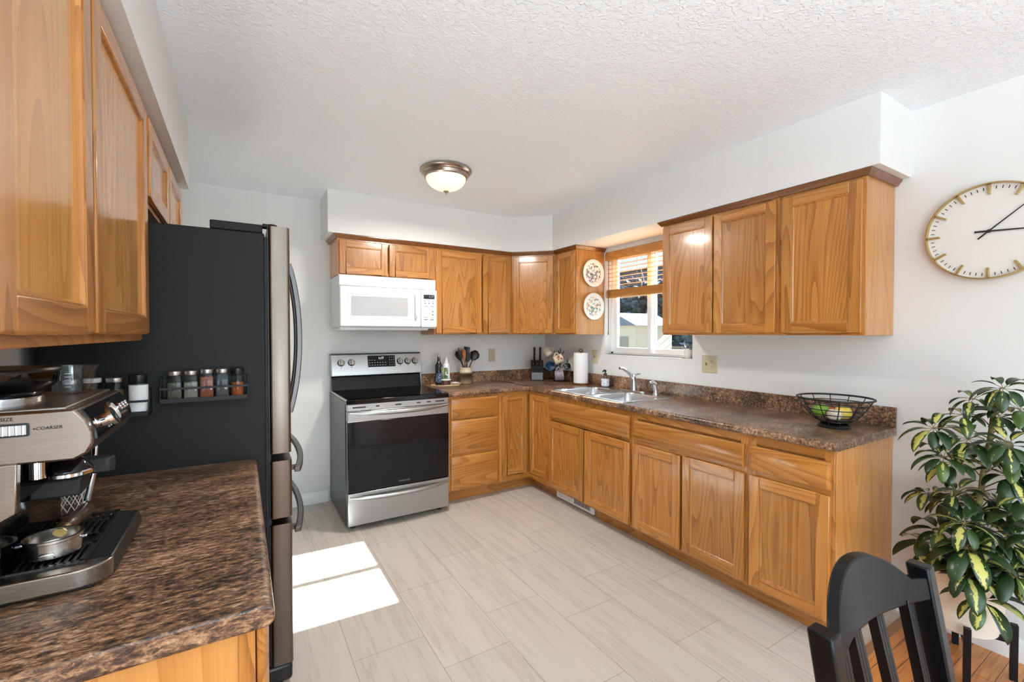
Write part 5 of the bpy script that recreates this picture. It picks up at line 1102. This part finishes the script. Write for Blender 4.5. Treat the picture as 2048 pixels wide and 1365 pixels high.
for k in range(4):
    a = PI/4*2*k + .35; x, y = PC[0]+.150*math.cos(a), PC[1]+.150*math.sin(a); mb = MB()
    mb.box(-.011, .011, -.011, .011, 0, .225); bmesh.ops.rotate(mb.bm, verts=mb.bm.verts, cent=(0, 0, 0), matrix=Matrix.Rotation(a, 3, 'Z')); bmesh.ops.translate(mb.bm, verts=mb.bm.verts, vec=(x, y, 0)); mb.build('leg', BLACKW, ps, bevel=.002)
for k in range(2):
    a = PI/2*k + .35; mb = MB(); mb.box(-.142, .142, -.009, .009, .145-.0, .1655); bmesh.ops.rotate(mb.bm, verts=mb.bm.verts, cent=(0, 0, 0), matrix=Matrix.Rotation(a, 3, 'Z')); bmesh.ops.translate(mb.bm, verts=mb.bm.verts, vec=(PC[0], PC[1], 0)); mb.build('crossbar', BLACKW, ps, bevel=.002)
# ------------------------------------------------------------------ black dining chair, its back towards the kitchen
ch = thing('dining_chair', 'black painted wooden dining chair with an arched slat back, bottom right', 'chair', (-1.7555, -3.83, 0))
XC, YP, ZP, LEAN = -1.7555, -3.56, .885, .17        # centre, middle of the posts at their top, top height, backward lean
HWD = .210
def yl(z): return YP - (ZP - max(z, .43))*LEAN
for s in (-1, 1):
    mb = MB(); L = []
    for z in (0, .2, .43, .60, .75, .86, ZP):
        y = yl(z) + max(0, .43-z)*.14; xc = XC + s*HWD; w_ = .0165; dp = .020
        L.append([(xc-w_, y-dp, z), (xc+w_, y-dp, z), (xc+w_, y+dp, z), (xc-w_, y+dp, z)])
    mb.loft(L); mb.build('back_post', BLACKW, ch, bevel=.004)
# arched top rail bowed away from the sitter
N = 32; mb = MB(); L = []; HR = HWD - .016
def bowy(t): return .040*(1-t*t) - .004
for i in range(N+1):
    t = 2*i/N - 1; x = XC + t*HR; a = abs(t)
    k = 1 - (a/.66)**2.2*.62 if a < .66 else max(0, .38*(1 - ((a-.66)/.16)))
    k = k if a < .82 else 0
    zt = .866 + .070*k; zb = .822 - .004*(1-t*t); th = .0115
    yt, yb = yl(zt) + bowy(t), yl(zb) + bowy(t)
    L.append([(x, yb-th, zb), (x, yt-th, zt), (x, yt+th, zt), (x, yb+th, zb)])
mb.loft(L); mb.build('top_rail', BLACKW, ch, bevel=.003, smooth=45)
for k in range(4):
    t = -.75 + .5*k; x = XC + t*HR; zt = .830; mb = MB(); L = []
    for z in (.46, .60, .72, zt):
        y = yl(z) + bowy(t)*(.35 + .65*(z-.46)/.37); L.append([(x-.0145, y-.009, z), (x-.006, y-.009, z), (x-.005, y-.007, z), (x-.004, y-.009, z), (x+.004, y-.009, z), (x+.005, y-.007, z), (x+.006, y-.009, z), (x+.0145, y-.009, z), (x+.0145, y+.009, z), (x-.0145, y+.009, z)])
    mb.loft(L); mb.build('back_slat', BLACKW, ch, smooth=20)
mb = MB(); mb.box(XC-HWD+.014, XC+HWD-.014, yl(.47)-.010, yl(.47)+.012, .445, .49); mb.build('lower_rail', BLACKW, ch, bevel=.003)
ys0, ys1 = yl(.45)+.01, yl(.45)-.43
mb = MB(); L = []
for q, z in ((.008, .428), (0, .432), (0, .450), (.008, .456)): L.append([(XC + x, y, z) for x, y in [(-.20+q, ys0-.02-q), (-.225+q, ys1+.03+q), (-.20+q, ys1+q), (.20-q, ys1+q), (.225-q, ys1+.03+q), (.20-q, ys0-.02-q)]])
mb.loft(L); mb.build('seat', BLACKW, ch, bevel=.003)
for s in (-1, 1):
    mb = MB(); x = XC + s*.19; y = ys1+.05; mb.loft([[(x-w_, y-w_, z), (x+w_, y-w_, z), (x+w_, y+w_, z), (x-w_, y+w_, z)] for w_, z in ((.013, 0), (.019, .30), (.021, .429))]); mb.build('front_leg', BLACKW, ch, bevel=.003)
    mb = MB(); mb.box(x-.009, x+.009, ys1+.06, ys0-.03, .385, .428); mb.build('side_apron', BLACKW, ch, bevel=.002)
mb = MB(); mb.box(XC-.18, XC+.18, ys1+.04, ys1+.058, .385, .428); mb.build('front_apron', BLACKW, ch, bevel=.002)
# ------------------------------------------------------------------ the yard outside the window
mb = MB(); mb.box(.16, 40, -25, 30, -.9, -.6); struct(mb.build('ground_yard', spotted('dry_lawn', (74, 76, 66), [(60, 62, 50), (92, 92, 82)], 3, .5, 4, .95), smooth=0))
sh = thing('garden_shed', 'small pale tan sided shed seen hazily through the left window pane', 'shed', (6.6, 5.1, -.6))
SID = solid('tan_siding', (222, 202, 172), .8)
mb = MB()
for i in range(9): mb.prism([(6.0, -.6+i*.245), (6.025, -.6+i*.245), (6.0, -.355+i*.245)], 'y', 4.35, 5.75)
mb.box(6.02, 7.4, 4.35, 5.75, -.6, 1.6); mb.build('siding', SID, sh, smooth=0)
mb = MB(); mb.prism([(4.25, 1.6), (5.85, 1.6), (5.05, 1.95)], 'x', 5.9, 7.5); mb.build('roof', solid('grey_shingle', (120, 124, 134), .9), sh, smooth=0)
mb = MB(); mb.box(5.97, 6.0, 4.6, 5.2, -.55, 1.3); mb.build('shed_door', solid('shed_door_grey', (150, 140, 122), .7), sh)
LT = spotted('bare_tree_twigs', (64, 66, 62), [(88, 92, 84), (50, 54, 54)], 5, .5, 3, .9)
def tree(x, y, h, r, seed, label):
    t = thing('backyard_tree', label, 'tree', (x, y, -.6), 'trees beyond the yard'); rd = random.Random(seed)
    mb = MB(); mb.tube([(x, y, -.6), (x+.05, y, h*.3), (x, y+.1, h*.6), (x+.1, y, h*.9)], [.16, .13, .09, .03], 8)
    for i in range(40):
        z = h*(.15 + .75*rd.random()); a = rd.random()*2*PI; l_ = r*(1.1 - z/h*.6); p = Vector((x, y, z)); q = p + Vector((math.cos(a)*l_, math.sin(a)*l_, l_*.6)); mb.tube([p, p.lerp(q, .5)+Vector((0, 0, .1)), q], [.04, .025, .008], 5)
    mb.build('trunk', LT, t, smooth=60)
    mb = MB()
    for i in range(260):
        z = h*(.1 + .85*rd.random()); a = rd.random()*2*PI; l_ = r*(1.05 - .6*z/h)*math.sqrt(rd.random()); c = Vector((x+math.cos(a)*l_, y+math.sin(a)*l_, z)); mb.ball(c, (.16*rd.uniform(.6, 1.4), .16*rd.uniform(.6, 1.4), .12), 6, 4)
    mb.build('foliage', spotted('evergreen_mass_%d' % seed, (70, 80, 84), [(96, 106, 108), (50, 60, 66)], 4, .5, 3, .9), t)
tree(11, 8.6, 3.6, 2.0, 1, 'dark evergreen left of centre beyond the shed'); tree(10.4, 4.9, 3.0, 1.6, 2, 'dark evergreen in the middle of the yard view'); tree(10.9, 1.2, 3.2, 1.7, 3, 'dark evergreen at the right of the yard view')
fe = thing('yard_fence', 'weathered board fence at the back of the yard', 'fence', (8.5, 4, -.6))
mb = MB()
for i in range(70): y = -2 + i*.165; mb.box(8.5, 8.52, y, y+.155, -.6, 1.0)
mb.build('fence_boards', solid('weathered_wood', (116, 108, 98), .9), fe, smooth=0)
mb = MB(); mb.box(8.52, 8.56, -2, 9.6, -.3, -.2); mb.box(8.52, 8.56, -2, 9.6, .6, .7); mb.build('fence_rails', solid('fence_rail_wood', (128, 118, 104), .9), fe, smooth=0)
nh = thing('sky_screen_house', 'blue-grey sided backdrop house added to block the sky in the window view', 'house', (15, 5, -.6))  # added backdrop that keeps the bright sky out of the panes
mb = MB()
for i in range(26): mb.prism([(14.0, -.6+i*.2), (14.03, -.6+i*.2), (14.0, -.4+i*.2)], 'y', -5, 15)
mb.box(14.02, 20, -5, 15, -.6, 4.6); mb.build('house_wall', solid('blue_grey_siding', (100, 114, 136), .8), nh, smooth=0)
mb = MB(); mb.prism([(13.5, 4.5), (20.5, 4.5), (17, 6.3)], 'y', -5.4, 15.4); mb.build('roof', solid('roof_shingle', (112, 112, 116), .9), nh, smooth=0)
for y in (2.2, 5.2, 8.4, 11.0):
    mb = MB(); mb.box(13.96, 14.0, y, y+1.2, .9, 2.4); wn_ = mb.build('window', VINYL, nh)
    mb = MB(); mb.box(13.95, 13.962, y+.08, y+.56, .98, 2.32); mb.box(13.95, 13.962, y+.64, y+1.12, .98, 2.32); mb.build('pane', solid('house_pane', (58, 74, 98), .1), wn_, smooth=0)
